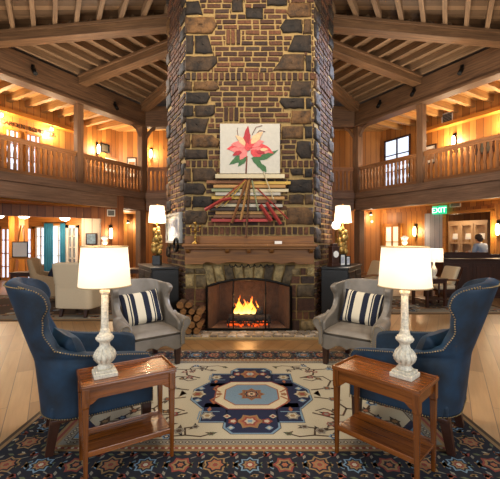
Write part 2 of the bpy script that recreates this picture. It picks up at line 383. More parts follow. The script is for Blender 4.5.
# ================================================================== CEILING TIMBER, POSTS, BALCONIES
def V1(s): return Vector((s * 6.37, 8.19))
def V2(s): return Vector((s * 3.88, 12.5))
def MID(s): return (V1(s) + V2(s)) / 2
for s in (-1, 1):
    nm = NM[s]; o, d, n = side(s)
    m = MB(); m.box(o, d, n, -0.1, 5.2, -0.14, 0.16, 5.62, 6.3); m.box(o, d, n, -0.1, 5.2, -0.19, 0.20, 5.56, 5.64)
    tag(m.build('girder', girder_m, bevel=0.012), 'heavy dark timber girder along the %s gallery front, below the ceiling beams' % nm, 'beam')
    for A, nmA in ((V1(s), 'nearest big ceiling beam from %s frame edge to chimney' % nm),
                   (MID(s), 'big ceiling beam from the %s middle gallery post to chimney' % nm),
                   (V2(s), 'farthest ceiling beam from the %s back corner post to chimney' % nm)):
        L = (CEN - A).length; dd = (CEN - A).normalized(); nn = Vector((-dd.y, dd.x))
        m = MB(); m.box(A, dd, nn, 0.17, L - 1.68, -0.13, 0.13, 6.10, 6.29); m.box(A, dd, nn, 0.17, L - 1.68, -0.17, 0.17, 6.28, 6.35)
        tag(m.build('ceiling_beam', beam_m, bevel=0.01), 'squared brown ' + nmA, 'beam')
    k = 0
    fr = 0.035
    while fr < 0.70:
        a = V1(s) + (CEN - V1(s)) * fr; b = V2(s) + (CEN - V2(s)) * fr; dd = (b - a).normalized(); nn = Vector((-dd.y, dd.x)); L = (b - a).length
        m = MB(); m.box(a, dd, nn, 0.03, L - 0.03, -0.045, 0.045, 6.35, 6.53)
        tag(m.build('ceiling_joist', joist_m), '%s ceiling joist from the %s girder, crossing the middle beam' % (ORD[k], nm), 'joist', 'ceiling joists of the %s side bay' % nm)
        k += 1; fr += 0.078
    k = 0; fr = 0.05; dd = Vector((-s * 0.5, -0.866)); nn = Vector((-dd.y, dd.x))
    while fr < 0.74:
        a = V1(s) + (CEN - V1(s)) * fr; L = 4.6
        L = min(L, (abs(a.x) - 0.12) / 0.5)
        m = MB(); m.box(a, dd, nn, 0.12, L, -0.045, 0.045, 6.35, 6.53)
        tag(m.build('ceiling_joist', joist_m), '%s joist counted from the %s frame edge, running overhead off the nearest beam' % (ORD[k], nm), 'joist', 'ceiling joists of the %s near bay' % nm)
        k += 1; fr += 0.082
    # gallery joists, outward from girder
    for k in range(10):
        tt = 0.35 + k * 0.52
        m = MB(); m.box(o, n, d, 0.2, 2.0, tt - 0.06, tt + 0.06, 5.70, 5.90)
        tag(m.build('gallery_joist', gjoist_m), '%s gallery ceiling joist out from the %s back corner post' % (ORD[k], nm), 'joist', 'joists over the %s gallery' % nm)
    # posts
    for nmp, tt, z0 in (('back corner', 0.0, 0.0), ('middle', 2.49, 3.2), ):
        wv = 0.13 if z0 == 0 else 0.10
        m = MB()
        if z0 == 0: m.box(o, d, n, tt - wv, tt + wv, -0.02, 0.24, 0, 2.57, gr='z')
        m.box(o, d, n, tt - wv, tt + wv, -0.08 if z0 else -0.1, 0.12 if z0 else 0.15, 3.2, 5.56, gr='z')
        tag(m.build('gallery_post', post_m, bevel=0.012), 'square timber post at the %s of the %s balcony' % (nmp, nm), 'post')
    # balcony beam
    m = MB(); m.box(o, d, n, -0.05, 7, -0.06, 0.16, 2.57, 2.98); m.box(o, d, n, -0.05, 7, -0.13, 0.16, 2.98, 3.2)
    tag(m.build('balcony_beam', fascia_m, bevel=0.012), 'deep weathered timber fascia beam under the %s balcony railing' % nm, 'beam')
    # curved bracket at back corner
    # railings
    for nmb, a, b in (('far', 0.14, 2.38), ('near', 2.60, 4.9)):
        r = E('balcony_railing', 'wooden balustrade on the %s balcony, %s bay %s the middle post' % (nm, nmb, 'behind' if nmb == 'far' else 'in front of'), 'railing', (o[0] + d[0] * a, o[1] + d[1] * a, 3.2), math.atan2(d[1], d[0]), 'balcony balustrades')
        L = b - a; yy = s
        m = MB(); m.b(0, L, -0.045, 0.045, 0.86, 0.93); m.b(0, L, -0.03, 0.03, 0.80, 0.86); m.build('top_rail', rail_m, r, 0.008)
        m = MB(); m.b(0, L, -0.035, 0.035, 0.0, 0.10); m.build('bottom_rail', rail_m, r, 0.008)
        nb = 16; proto = None
        for q in range(nb):
            if proto is None:
                m = MB(); prof = [(.036, 0), (.036, .14), (.019, .2), (.038, .32), (.040, .4), (.018, .56), (.036, .6), (.036, .7)]
                poly = [(x_, z_) for x_, z_ in prof] + [(-x_, z_) for x_, z_ in prof[::-1]]
                m.prism(poly, (0, -0.018, 0), (1, 0, 0), (0, 0, 1), (0, 1, 0), 0, 0.036)
                for kk in range(len(m.uv)): m.uv[kk] = [(b_, a_) for a_, b_ in m.uv[kk]]
                proto = m.build('baluster', rail_m, r); c = proto
            else: c = proto.copy(); COL.objects.link(c); c.parent = r
            c.location = (L * (q + .5) / nb, 0, 0.10)
# back gallery
m = MB(); m.b(-3.75, 3.75, 12.44, 12.66, 2.57, 2.98); m.b(-3.75, 3.75, 12.37, 12.66, 2.98, 3.2)
tag(m.build('balcony_beam', fascia_m, bevel=0.012), 'timber fascia beam of the back balcony passing behind the chimney', 'beam')
m = MB(); m.b(-3.75, 3.75, 12.36, 12.66, 5.56, 6.3); tag(m.build('girder', girder_m, bevel=0.012), 'dark timber girder over the back balcony behind the chimney', 'beam')
for s in (-1, 1):
    r = E('balcony_railing', 'wooden balustrade on the back balcony, glimpsed just %s of the chimney' % NM[s], 'railing', (s * 3.74, 12.5, 3.2), 0 if s < 0 else PI, 'balcony balustrades')
    L = 2.4
    m = MB(); m.b(0, L, -0.045, 0.045, 0.86, 0.93); m.b(0, L, -0.03, 0.03, 0.80, 0.86); m.build('top_rail', rail_m, r, 0.008)
    m = MB(); m.b(0, L, -0.035, 0.035, 0.0, 0.10); m.build('bottom_rail', rail_m, r, 0.008)
    for q in range(16):
        c = proto.copy(); COL.objects.link(c); c.parent = r; c.location = (L * (q + .5) / 16, 0, 0.10)
    # knee braces at the corner posts
    for sx in (1, -1):
        br = MB(); px_ = s * 3.88
        if sx == 1: a, b = Vector((px_ - s * 0.12, 12.5, 5.22)), Vector((px_ - s * 0.45, 12.5, 5.56))
        else:
            o, d, n = side(s); a, b = Vector((o[0] + d[0] * .12, o[1] + d[1] * .12, 5.22)), Vector((o[0] + d[0] * .48, o[1] + d[1] * .48, 5.56))
        br.tube([a, a.lerp(b, .5) + Vector((0, 0, .07)), b], 0.06, 4, None, False)
        tag(br.build('knee_brace', post_m), 'curved timber brace from the %s back corner post to the %s girder' % (NM[s], 'back' if sx == 1 else NM[s]), 'brace')

# ================================================================== CHIMNEY
FY = 5.64
PLAN = [(-1.06, FY), (1.06, FY), (1.57, 6.57), (1.57, 8.1), (1.06, 9.0), (-1.06, 9.0), (-1.57, 8.1), (-1.57, 6.57)]
chim = E('chimney', 'tall hexagonal brick and fieldstone chimney in the centre of the hall', 'chimney', (0, 0, 0))
INS = 0.012
def inset(pl, a):
    c = Vector((0, 7.3)); out = []
    for p in pl:
        v = Vector(p) - c; out.append(tuple(c + v * (1 - a / v.length)))
    return out
core = MB(); ip = inset(PLAN, INS)
core.prism(ip, (0, 0, 0), (1, 0, 0), (0, 1, 0), (0, 0, 1), 0.90, 6.53)
fx0, fx1, fd = -0.70, 0.66, 0.72
core.prism([ip[0], (fx0, ip[0][1]), (fx0 + .12, FY + fd), (fx1 - .12, FY + fd), (fx1, ip[1][1]), ip[1]] + ip[2:], (0, 0, 0), (1, 0, 0), (0, 1, 0), (0, 0, 1), 0.0, 0.90)
core.build('core', mortar_m, chim)
bm_, st_ = MB(), MB()
def quad_brick(tgt, o, ex, nrm, x0, x1, z0, z1, dep, jit=0.004):
    """one brick: proud of the face by dep, slightly tapered"""
    j = lambda: random.uniform(-jit, jit)
    o = Vector(o); ex = Vector(ex); nrm = Vector(nrm); i = len(tgt.v)
    base = [(x0 + j(), z0 + j()), (x1 + j(), z0 + j()), (x1 + j(), z1 + j()), (x0 + j(), z1 + j())]
    for off, sh in ((-0.03, 0), (dep, 0.006)):
        cx, cz = (x0 + x1) / 2, (z0 + z1) / 2
        for x, z in base:
            xx = x + (sh if x < cx else -sh); zz = z + (sh if z < cz else -sh)
            tgt.v.append(tuple(o + ex * xx + nrm * off + Vector((0, 0, zz))))
    for q in ((0, 3, 2, 1), (4, 5, 6, 7), (0, 1, 5, 4), (1, 2, 6, 5), (2, 3, 7, 6), (3, 0, 4, 7)):
        tgt.f.append([i + k for k in q]); tgt.uv.append([(0, 0)] * 4); tgt.mi.append(0); tgt.sm.append(False)
def stone(tgt, o, ex, nrm, poly, dep):
    """irregular rounded field stone from an (x, z) outline"""
    o = Vector(o); ex = Vector(ex); nrm = Vector(nrm)
    pts = []
    for k in range(len(poly)):
        a, b = Vector(poly[k]), Vector(poly[(k + 1) % len(poly)])
        nseg = max(2, int((b - a).length / 0.07))
        for q in range(nseg):
            p = a.lerp(b, q / nseg) + Vector((random.uniform(-.007, .007), random.uniform(-.007, .007))); pts.append(p)
    c = sum(pts, Vector((0, 0))) / len(pts); rows = []
    for off, k in ((-0.03, 1.0), (dep * .35, 1.0), (dep * .8, .9), (dep * 1.1, .55), (dep * 1.2, 0.12)):
        rows.append([o + ex * (c.x + (p.x - c.x) * k) + Vector((0, 0, c.y + (p.y - c.y) * k)) + nrm * (off + random.uniform(-.35, .35) * dep * (1 if off > dep * .5 else 0)) for p in pts])
    tgt.grid(rows, True, None, True, None, True)
UP = (0, 0, 1); FR = (0, -1, 0); O0 = (0, FY, 0); EX = (1, 0, 0)
def X(px): return (px - 250) / F * FY
def Z(py): return EYE + (240 - py) / F * FY
L_ST = [[(186, 2), (199, 2), (203, 15), (186, 15)], [(185, 18), (214, 18), (217, 26), (212, 34), (185, 34)], [(186, 36), (193, 36), (193, 54), (186, 54)], [(195, 36), (208, 36), (213, 54), (195, 54)],
        [(185, 57), (217, 57), (217, 63), (209, 71.5), (185, 71.5)], [(184, 82), (192, 82), (192, 91), (184, 91)], [(194, 82), (217, 82), (219, 89), (216, 91), (194, 91)],
        [(186, 93), (208, 93), (210, 98), (207, 104), (186, 104)], [(183, 106), (193, 106), (193, 117), (183, 117)], [(195, 106), (215, 106), (215, 113), (211, 117), (195, 117)],
        [(186, 119), (209, 119), (205, 133), (186, 133)], [(184, 135), (190, 135), (190, 148), (184, 148)], [(192, 135), (212, 135), (220, 142), (218, 148), (192, 148)],
        [(185, 150), (207, 150), (208, 159), (185, 160)], [(184, 169), (191, 169), (191, 182), (184, 182)], [(193, 169), (213, 169), (217, 174), (214, 182), (193, 182)],
        [(184, 184), (203, 184), (206, 190), (203, 195), (184, 195)], [(184, 197), (191, 197), (191, 208), (184, 208)], [(193, 197), (213, 197), (213, 208), (193, 208)],
        [(185, 211), (206, 211), (208, 217), (206, 225), (185, 225)]]
R_ST = [[(267, -6), (287, -2), (287, 6), (267, 6)], [(289, 4), (311, 4), (311, 17), (290, 18), (287, 13)], [(285, 20), (302, 20), (302, 33), (283, 33), (280, 28)], [(304, 20), (311, 20), (311, 34), (304, 34)],
        [(294, 36), (311, 36), (311, 53), (288, 52)], [(284, 55), (304, 55), (304, 71), (273, 71)], [(306, 56), (311, 56), (311, 71.5), (306, 71.5)], [(292, 82), (311, 82), (311, 97), (289, 97)],
        [(281, 98.5), (304, 98.5), (304, 109), (285, 109), (279, 102)], [(306, 99), (311, 99), (311, 109), (306, 109)], [(292, 111), (311, 111), (311, 124.5), (291, 124.5)], [(282, 127), (303, 127), (303, 139), (282, 139)], [(305, 127), (312, 127), (312, 139), (305, 139)],
        [(297, 142), (311, 142), (311, 159), (301, 159), (296, 152)], [(290, 169), (303, 169), (303, 176), (292, 176)], [(305, 169), (312, 169), (312, 178), (305, 178)], [(288, 180), (312, 180), (312, 193), (290, 193), (287, 188)],
        [(289, 195), (303, 195), (303, 205), (289, 205)], [(305, 195), (313, 195), (313, 205), (305, 205)], [(287, 208), (313, 208), (313, 225), (286, 225)]]
X_ST = [[(232, -8), (243, -8), (243, 12), (232, 12)], [(246, 9), (263, 9), (263, 19), (246, 19)]]
rects = []
for pl in L_ST + R_ST + X_ST:
    q = [(X(a), Z(b)) for a, b in pl]
    one = MB(); stone(one, O0, EX, FR, q, 0.028); one.build('fieldstone', stone_m, chim)
    rects.append(q)
def inpoly(p, poly):
    c = False; n = len(poly)
    for i in range(n):
        (x1, y1), (x2, y2) = poly[i], poly[(i + 1) % n]
        if (y1 > p[1]) != (y2 > p[1]) and p[0] < (x2 - x1) * (p[1] - y1) / (y2 - y1) + x1: c = not c
    return c
def blocked(x, z): return any(inpoly((x, z), q) for q in rects)
HB = [(225.5, 30, 241, 45.5), (223.5, 107.5, 239, 122)]       # blocks of three upright bricks
for a, b, c, d_ in HB:
    q = [(X(a), Z(b)), (X(c), Z(b)), (X(c), Z(d_)), (X(a), Z(d_))]; rects.append(q)
    wv = (X(c) - X(a)) / 3
    for k in range(3): quad_brick(bm_, O0, EX, FR, X(a) + k * wv + .009, X(a) + (k + 1) * wv - .009, Z(d_) + .008, Z(b) - .008, 0.02)
SOLD = [(Z(81), Z(73)), (Z(168), Z(160.5)), (Z(235.5), Z(227))]
def courses(o, ex, nrm, x0, x1, z0, z1, blk, solds, pitch=0.088, bl=0.25, joint=0.020):
    # soldier rows
    segs = []; zc = z0
    for a, b in sorted(solds):
        if a > zc: segs.append((zc, a))
        zc = max(zc, b)
        nb = int((x1 - x0) / 0.092); wv = (x1 - x0) / nb
        for k in range(nb):
            if blk and blocked(x0 + (k + .5) * wv, (a + b) / 2): continue
            quad_brick(bm_, o, ex, nrm, x0 + k * wv + joint * .5, x0 + (k + 1) * wv - joint * .5, a + .006, b - .006, 0.02)
    segs.append((zc, z1)); row = 0
    for a, b in segs:
        nr = max(1, round((b - a) / pitch)); h = (b - a) / nr
        for r in range(nr):
            za, zb = a + r * h + joint * .5, a + (r + 1) * h - joint * .5; zm = (za + zb) / 2
            x = x0 - (bl * .5 if row % 2 else 0) - random.uniform(0, .03); row += 1
            while x < x1 - 0.03:
                L = bl * random.choice((1, 1, 1, .96, .5)); e = min(x + L, x1); a_ = max(x, x0)
                # clip against stones by sampling
                n_ = 12; run = None
                for k in range(n_ + 1):
                    xx = a_ + (e - a_) * k / n_
                    ok = k < n_ and not (blk and (blocked(xx + (e - a_) / n_ / 2, zm) or blocked(xx + (e - a_) / n_ / 2, za + .01) or blocked(xx + (e - a_) / n_ / 2, zb - .01)))
                    if ok and run is None: run = xx
                    if not ok and run is not None:
                        if xx - run > 0.035: quad_brick(bm_, o, ex, nrm, run + joint * .5, xx - joint * .5, za, zb, 0.006 + random.uniform(-.005, .005))
                        run = None
                x += L
courses(O0, EX, FR, -1.06, 1.06, 1.45, 6.52, True, SOLD)
for s in (-1, 1):                                             # side faces
    a = Vector((s * 1.06, FY, 0)); e = Vector((s * 0.51, 0.93, 0)); L = e.length; e.normalize(); nr = Vector((s * e.y * s * 1.0, 0, 0))
    nr = Vector((s * abs(e.y), -abs(e.x), 0))
    rects_keep = rects; rects = []
    z = 1.2
    while z < 6.4:                                            # quoins at both edges of the side face
        for x_ in (0.0, L):
            if random.random() < 0.62:
                wv = random.uniform(.12, .3); hh = random.uniform(.16, .26)
                q = [(x_, z), (x_ + (wv if x_ == 0 else -wv), z + random.uniform(-.02, .02)), (x_ + (wv * .9 if x_ == 0 else -wv * .9), z + hh), (x_, z + hh)]
                stone(st_, a, e, nr, q, 0.03); rects.append(q)
        z += 0.28
    courses(a, e, nr, 0.0, L, 0.0, 6.52, True, SOLD[:2], 0.09, 0.24)
    a2 = Vector((s * 1.57, 6.57, 0)); rects = []
    courses(a2, (0, 1, 0), (s, 0, 0), 0.0, 1.53, 0.0, 6.52, False, SOLD[:2], 0.09, 0.24)
    rects = rects_keep
st2_ = MB()
# surround of the firebox: stones and bricks, arch stones above
def arch(x):                                                  # opening top
    c = (fx0 + fx1) / 2; h = (fx1 - fx0) / 2; q = (x - c) / h; return 0.74 + 0.125 * max(0, 1 - q * q)
for xa, xb in ((-1.06, fx0), (fx1, 1.06)):
    z = 0.02; k = 0
    while z < 1.02:
        hh = random.choice((.09, .14, .19, .22)); hh = min(hh, 1.06 - z); x = xa
        while x < xb - 0.05:
            wv = min(random.choice((.1, .16, .24, .3)), xb - x)
            if xb - x - wv < .07: wv = xb - x
            if wv < .13 and hh > .12 or random.random() < .25:
                quad_brick(bm_, O0, EX, FR, x + .008, x + wv - .008, z + .008, z + hh - .008, .022)
            else:
                stone(st2_, O0, EX, FR, [(x + .01, z + .01), (x + wv - .01, z + .01), (x + wv - .012, z + hh - .01), (x + .012, z + hh - .012)], .035)
            x += wv
        z += hh
nv = 9
for k in range(nv):
    xa, xb = fx0 + (fx1 - fx0) * k / nv, fx0 + (fx1 - fx0) * (k + 1) / nv; c = (fx0 + fx1) / 2
    ta_, tb_ = c + (xa - c) * 1.12, c + (xb - c) * 1.12
    stone(st2_, O0, EX, FR, [(xa + .01, arch(xa) + .012), (xb - .01, arch(xb) + .012), (tb_ - .01, 1.10), (ta_ + .01, 1.10)], .035)
bm_.build('brickwork', brick_m, chim); st_.build('stonework', stone_m, chim)['kind'] = 'stuff'; st2_.build('surround_stonework', sstone_m, chim)['kind'] = 'stuff'
# lintel behind arch stones and firebox lining
m = MB(); pts = [(fx0 + (fx1 - fx0) * k / 16, arch(fx0 + (fx1 - fx0) * k / 16)) for k in range(17)]
m.prism([(fx0, 0.95)] + pts + [(fx1, 0.95)], (0, FY + .02, 0), (1, 0, 0), (0, 0, 1), (0, 1, 0), 0, 0.2); m.build('lintel', mortar_m, chim)
m = MB()
m.prism([(fx0, FY + .02), (fx0 + .13, FY + fd), (fx1 - .13, FY + fd), (fx1, FY + .02), (fx1 - .015, FY + .02), (fx1 - .15, FY + fd - .02), (fx0 + .15, FY + fd - .02), (fx0 + .015, FY + .02)], (0, 0, 0), (1, 0, 0), (0, 1, 0), (0, 0, 1), 0.0, 0.9)
m.build('firebox_lining', soot_m, chim)
m = MB(); m.b(fx0, fx1, FY - .0, FY + fd, 0.0, 0.03); m.build('firebox_floor', ash_m, chim)
# hearth
he = E('hearth', 'low mortared stone hearth strip in front of the fireplace', 'hearth', (0, 0, 0))
m = MB(); m.b(-1.12, 1.12, 5.22, 5.60, 0.0, 0.035); m.build('bed', hearth_m, he, .006)
m = MB(); y = 5.235
while y < 5.58:
    x = -1.1
    while x < 1.08:
        wv = random.uniform(.08, .2); e = min(x + wv, 1.1)
        if e - x > .04: stone(m, (0, y, 0.035), (1, 0, 0), (0, 0, 1), [(0, 0)], .01) if False else m.prism([(x + .008, y + .006), (e - .008, y + .006), (e - .01, y + .082), (x + .01, y + .082)], (0, 0, 0), (1, 0, 0), (0, 1, 0), (0, 0, 1), .03, .048 + random.uniform(0, .006))
        x += wv
    y += .088
m.build('cobbles', hstone_m, he, .006)
# mantel
mt = E('mantel', 'long honey brown wooden mantelpiece with brackets above the fire', 'mantel', (0, FY, 1.10))
m = MB(); m.b(-1.06, 1.05, -.30, -.04, .305, .35); m.b(-1.03, 1.02, -.265, -.04, .265, .305); m.build('shelf', mantel_m, mt, .01)
m = MB(); m.b(-1.05, 1.03, -.085, -.04, .35, .475); m.build('backboard', mantel_m, mt, .006)
m = MB(); pl = [(-1.03, .265), (-1.03, .03)]
for k in range(33):
    x = -1.0 + k * 2.0 / 32; pl.append((x, .03 + (.035 * abs(math.sin(k / 32 * PI * 4)) if 4 < k < 28 else 0)))
pl += [(1.01, .03), (1.01, .265)]
m.prism(pl, (0, -.2, 0), (1, 0, 0), (0, 0, 1), (0, 1, 0), 0, .16); m.build('apron', mantel_m, mt, .004)
for x in (-.98, -.36, -.02, .34, .96):
    m = MB(); m.prism([(0, .265), (-.075, .265), (-.06, .235), (0, .20)], (x - .03, -.2, 0), (0, 1, 0), (0, 0, 1), (1, 0, 0), 0, .06); m.build('bracket', mantel_m, mt, .004)
m = MB()
for k in range(7): m.tube([(-.33 + k * .1, -.17, .028), (-.30 + k * .1, -.175, -.02), (-.25 + k * .1, -.175, -.01), (-.23 + k * .1, -.17, .028)], .009, 6)
m.build('iron_scrollwork', iron_m, mt)
# fire screen
fs = E('fire_screen', 'black arched iron fire screen with two posts before the flames', 'fire screen', (0, FY - .07, 0.048))
def screen_top(x): return arch(x) - .03
m = MB(); pp = [(fx0 + .0, 0, 0.0)] + [(fx0 + (fx1 - fx0) * k / 20, 0, screen_top(fx0 + (fx1 - fx0) * k / 20)) for k in range(21)] + [(fx1, 0, 0.0)]
m.tube([(a, b, c) for a, b, c in pp], .022, 6); m.b(fx0 - .02, fx1 + .02, -.02, .02, 0.0, .04); m.build('frame', iron_m, fs)
for x in (-.27, .25):
    m = MB(); m.tube([(x, -.012, 0.02), (x, -.012, screen_top(x))], .010, 6); m.ball((x, -.025, .6), .02, 6); m.build('post', iron_m, fs)
m = MB(); N_ = 20
m.prism([(fx0, .02)] + [(fx0 + (fx1 - fx0) * k / N_, screen_top(fx0 + (fx1 - fx0) * k / N_)) for k in range(N_ + 1)] + [(fx1, .02)], (0, 0, 0), (1, 0, 0), (0, 0, 1), (0, 1, 0), 0, .004)
m.build('glass', glasspane_m, fs)
# fire
gr = E('fire_grate', 'black iron grate holding the burning logs', 'grate', (-.02, FY + .3, 0.03))
m = MB()
for k in range(9): m.tube([(-.36 + k * .09, -.14, .14), (-.36 + k * .09, -.12, .08), (-.36 + k * .09, .16, .08)], .010, 6)
m.tube([(-.38, -.1, .08), (.38, -.1, .08)], .012, 6); m.tube([(-.38, .14, .08), (.38, .14, .08)], .012, 6); m.build('bars', iron_m, gr)
for x in (-.34, .34):
    for y in (-.1, .14):
        m = MB(); m.tube([(x, y, 0), (x, y, .08)], .012, 6); m.build('leg', iron_m, gr)
LOGS = [((-.34, -.05, .15), (.10, -.02, .15), .062, 'charred log across the left of the grate'), ((-.05, .02, .16), (.36, -.04, .15), .06, 'charred log across the right of the grate'), ((-.28, .06, .26), (.24, .0, .27), .065, 'burning log laid on top of the others')]
for a, b, r, lb in LOGS:
    m = MB(); a, b = Vector(a), Vector(b)
    m.tube([a.lerp(b, k / 8) + Vector((0, random.uniform(-.008, .008), random.uniform(-.008, .008))) for k in range(9)], [r * random.uniform(.9, 1.08) for _ in range(9)], 10)
    tag(m.build('fire_log', char_m, loc=(-.02, FY + .3, .03)), lb, 'log', 'burning logs in the fireplace')
m = MB()
for k in range(70):
    m.ball((random.uniform(-.36, .34), random.uniform(-.14, .18), .02 + random.uniform(0, .015)), random.uniform(.008, .02), 5)
o_ = tag(m.build('embers', amber_m, loc=(-.02, FY + .3, .03)), 'glowing orange embers scattered under the grate', 'embers'); o_['kind'] = 'stuff'
fire = E('fire', 'orange flames rising from the logs in the fireplace', 'fire', (-.05, FY + .27, .25))
for (x, y, h, wv) in ((-.19, 0, .18, .07), (-.12, .03, .27, .08), (-.07, -.03, .20, .06), (.06, .02, .30, .08), (.11, -.02, .18, .06), (.18, .03, .22, .04), (-.15, .05, .31, .05), (.0, .06, .2, .06), (-.03, .01, .25, .09), (.03, -.03, .22, .05), (-.1, -.05, .15, .05), (.09, .05, .26, .05)):
    m = MB(); rows = []; n_ = 12; ph = random.uniform(0, 6)
    for k in range(n_ + 1):
        q = k / n_; r = wv * .5 * (1 - q) ** .8 * (0.75 + 1.0 * math.sin(PI * min(1, q * 1.6)) ** 1) + .001
        cx = x + .03 * math.sin(q * 5 + ph) * q; rows.append([(cx + r * math.cos(2 * PI * a / 10), y + r * .6 * math.sin(2 * PI * a / 10), q * h) for a in range(10)])
    m.grid(rows, True, None, True, lambda a, c: (c / 10, a / n_)); m.build('flame', flame_m, fire)
light('POINT', (-.05, FY + .2, .5), 10, (1, .5, .18), .12)
# firewood stack
k = 0
pos = []
for row in range(5):
    for c_ in range(3 if row < 4 else 2): pos.append((-1.06 + c_ * .128 + (.03 if row % 2 else -.02), .105 + row * .10))
rn = ['bottom', 'second', 'third', 'fourth', 'top']; cn = ['left', 'middle', 'right']
for idx, (x, z) in enumerate(pos):
    m = MB(); n_ = 5 if idx % 2 else 7; a0 = random.uniform(0, 6); r = random.uniform(.052, .062); poly = [(r * random.uniform(.85, 1.1) * math.cos(a0 + 2 * PI * q / n_), r * random.uniform(.85, 1.05) * math.sin(a0 + 2 * PI * q / n_)) for q in range(n_)]
    m.prism(poly, (0, 0, 0), (1, 0, 0), (0, 0, 1), (0, 1, 0), 0, .02, cut_m); m.prism(poly, (0, .02, 0), (1, 0, 0), (0, 0, 1), (0, 1, 0), 0, .27, bark_m)
    ob = m.build('firewood_log', None, None, .004, loc=(x, 5.31 + random.uniform(-.015, .015), z))
    row = min(4, idx // 3); tag(ob, 'split firewood log, %s row of the stack beside the fireplace, %s' % (rn[row], cn[idx % 3]), 'log', 'firewood stacked left of the fire')
# art on the chimney
art = E('wall_assemblage', 'flower picture mounted over a jumble of coloured wooden strips on the chimney', 'artwork', (0, FY - .055, 0))
WOODC = ['#8a5a34', '#b98a4e', '#a63a34', '#d8c9a4', '#3a2a20', '#c7a24a', '#6e4a30', '#9aa07a', '#c0b8a8']
wm = [wood('strip_paint_' + a, b, b, .6) for a, b in zip(('umber', 'tan', 'red', 'cream', 'soot', 'ochre', 'chestnut', 'sage', 'grey'), WOODC)]
m = MB(); m.b(X(220.5), X(279.5), -.035, 0, Z(175), Z(126)); m.build('canvas', plain('canvas_ground', '#c9c4b6', .8, .06, 20), art, .004)
m = MB(); m.b(X(216), X(284), -.07, .03, Z(180), Z(176)); m.build('ledge', wm[3], art, .004)
PINK = [plain('coral_paint', '#d8484a', .6, .2), plain('rose_paint', '#e8807a', .6, .2), plain('peach_paint', '#f0c090', .6, .15), plain('leaf_green_paint', '#3c6a3c', .6, .2), plain('crimson_paint', '#b02a34', .6, .2), plain('brown_line_paint', '#7a3a2a', .6, .1)]
def blot(mb, pts, y, mm): mb.prism([(X(a), Z(b)) for a, b in pts], (0, y, 0), (1, 0, 0), (0, 0, 1), (0, -1, 0), 0, .004, mm)
rnd = random.Random(3)
def petal(mb, x, y, L, wv, ang, mm, lift, curl=0.0):
    ps = []; n_ = 9
    for sgn in (1, -1):
        for q in (range(n_ + 1) if sgn > 0 else range(n_ - 1, 0, -1)):
            u = q / n_; wd_ = wv * math.sin(PI * u ** .8) * (1 + .12 * math.sin(u * 17 + sgn)); a = ang + curl * u
            ps.append((x + L * u * math.cos(a) - sgn * wd_ * math.sin(a), y - L * u * math.sin(a) - sgn * wd_ * math.cos(a)))
    blot(mb, ps, -.036 - lift, PINK[mm])
m = MB()
for k, (x, y, L, wv, a, mm, cu) in enumerate(((249, 151, 22, 4.6, 2.85, 0, .3), (249, 151, 19, 4.2, 3.35, 1, -.2), (250, 150, 24, 4.6, .22, 0, -.45), (250, 152, 20, 4.0, -.18, 1, .1), (247, 152, 12, 3.6, 3.9, 1, .2), (251, 152, 12, 3.6, -.75, 0, .2), (246, 149, 15, 3.6, 2.5, 1, .5), (251, 149, 14, 3.4, .7, 1, -.3),
        (247, 150, 22, 3.4, 1.62, 4, -.1), (250, 150, 16, 3.0, 1.25, 0, -.2), (245, 148, 14, 2.6, 2.0, 2, .3), (251, 146, 17, 3.4, .9, 2, -.1), (248, 153, 8, 3.0, 1.6, 0, .1), (242, 154, 10, 2.2, 3.3, 4, .2), (256, 154, 9, 2.0, .05, 4, -.2), (260, 152, 8, 1.6, .1, 2, 0))):
    petal(m, x, y, L, wv, a, mm, .0007 * k, cu)
m.build('petals', None, art)
m = MB()
for k, (x, y, L, wv, a, cu) in enumerate(((247, 159, 19, 3.4, 3.2, .35), (247, 160, 12, 2.6, 3.6, .3), (251, 160, 28, 3.0, -.05, .35), (252, 161, 17, 2.8, -.35, -.5), (262, 166, 9, 2.4, -1.3, .2))): petal(m, x, y, L, wv, a, 3, .0006 * k, cu)
m.build('leaves', None, art)
for a, b in (((239, 142), (238, 130)), ((252, 137), (262, 128)), ((256, 137), (265, 134))): m = MB(); m.tube([(X(a[0]), -.04, Z(a[1])), (X((a[0] + b[0]) / 2 - 1), -.045, Z((a[1] + b[1]) / 2 - 3)), (X(b[0]), -.04, Z(b[1]))], .0045, 5, PINK[5]); m.build('tendril', None, art)
m = MB(); m.tube([(X(247), -.04, Z(158)), (X(246), -.042, Z(175))], .012, 5, PINK[5]); m.build('stem', None, art)
rows_ = [(207, 262, 183), (244, 290, 184), (214, 285, 187.5), (212, 250, 191), (240, 288, 191.5), (216, 280, 195), (212, 262, 198.5), (250, 284, 199), (218, 276, 202.5), (214, 256, 206), (236, 282, 206.5), (210, 272, 210), (216, 284, 213.5), (214, 278, 217), (212, 268, 221)]
for k, (a, b, z) in enumerate(rows_):
    m = MB(); m.b(X(a), X(b), -.02 - .012 * (k % 3), .03, Z(z + 1.6), Z(z - 1.3), None, 'x'); m.build('strip', wm[(k * 5 + k // 3) % 9], art, .003)
for k, (a, b, c, e, wv, mm) in enumerate(((245, 182, 217, 209, .022, 1), (246, 182, 225, 207, .016, 5), (247, 182, 232, 224, .035, 0), (249, 182, 241, 221, .03, 1), (250, 180, 246, 238, .026, 6), (246, 181, 221, 202, .014, 2), (257, 190, 287, 220, .018, 2), (263, 174, 273, 201, .016, 3), (260, 206, 271, 222, .05, 2), (266, 204, 280, 225, .045, 2), (206, 211, 222, 202, .045, 2), (220, 202, 232, 200, .04, 2), (252, 182, 258, 212, .02, 7))):
    m = MB(); p, q = Vector((X(a), -.06 - .006 * (k % 4), Z(b))), Vector((X(c), -.075 - .006 * (k % 4), Z(e))); m.tube([p, q], wv * .6, 4, None, False)
    m.build('stick', wm[mm], art)
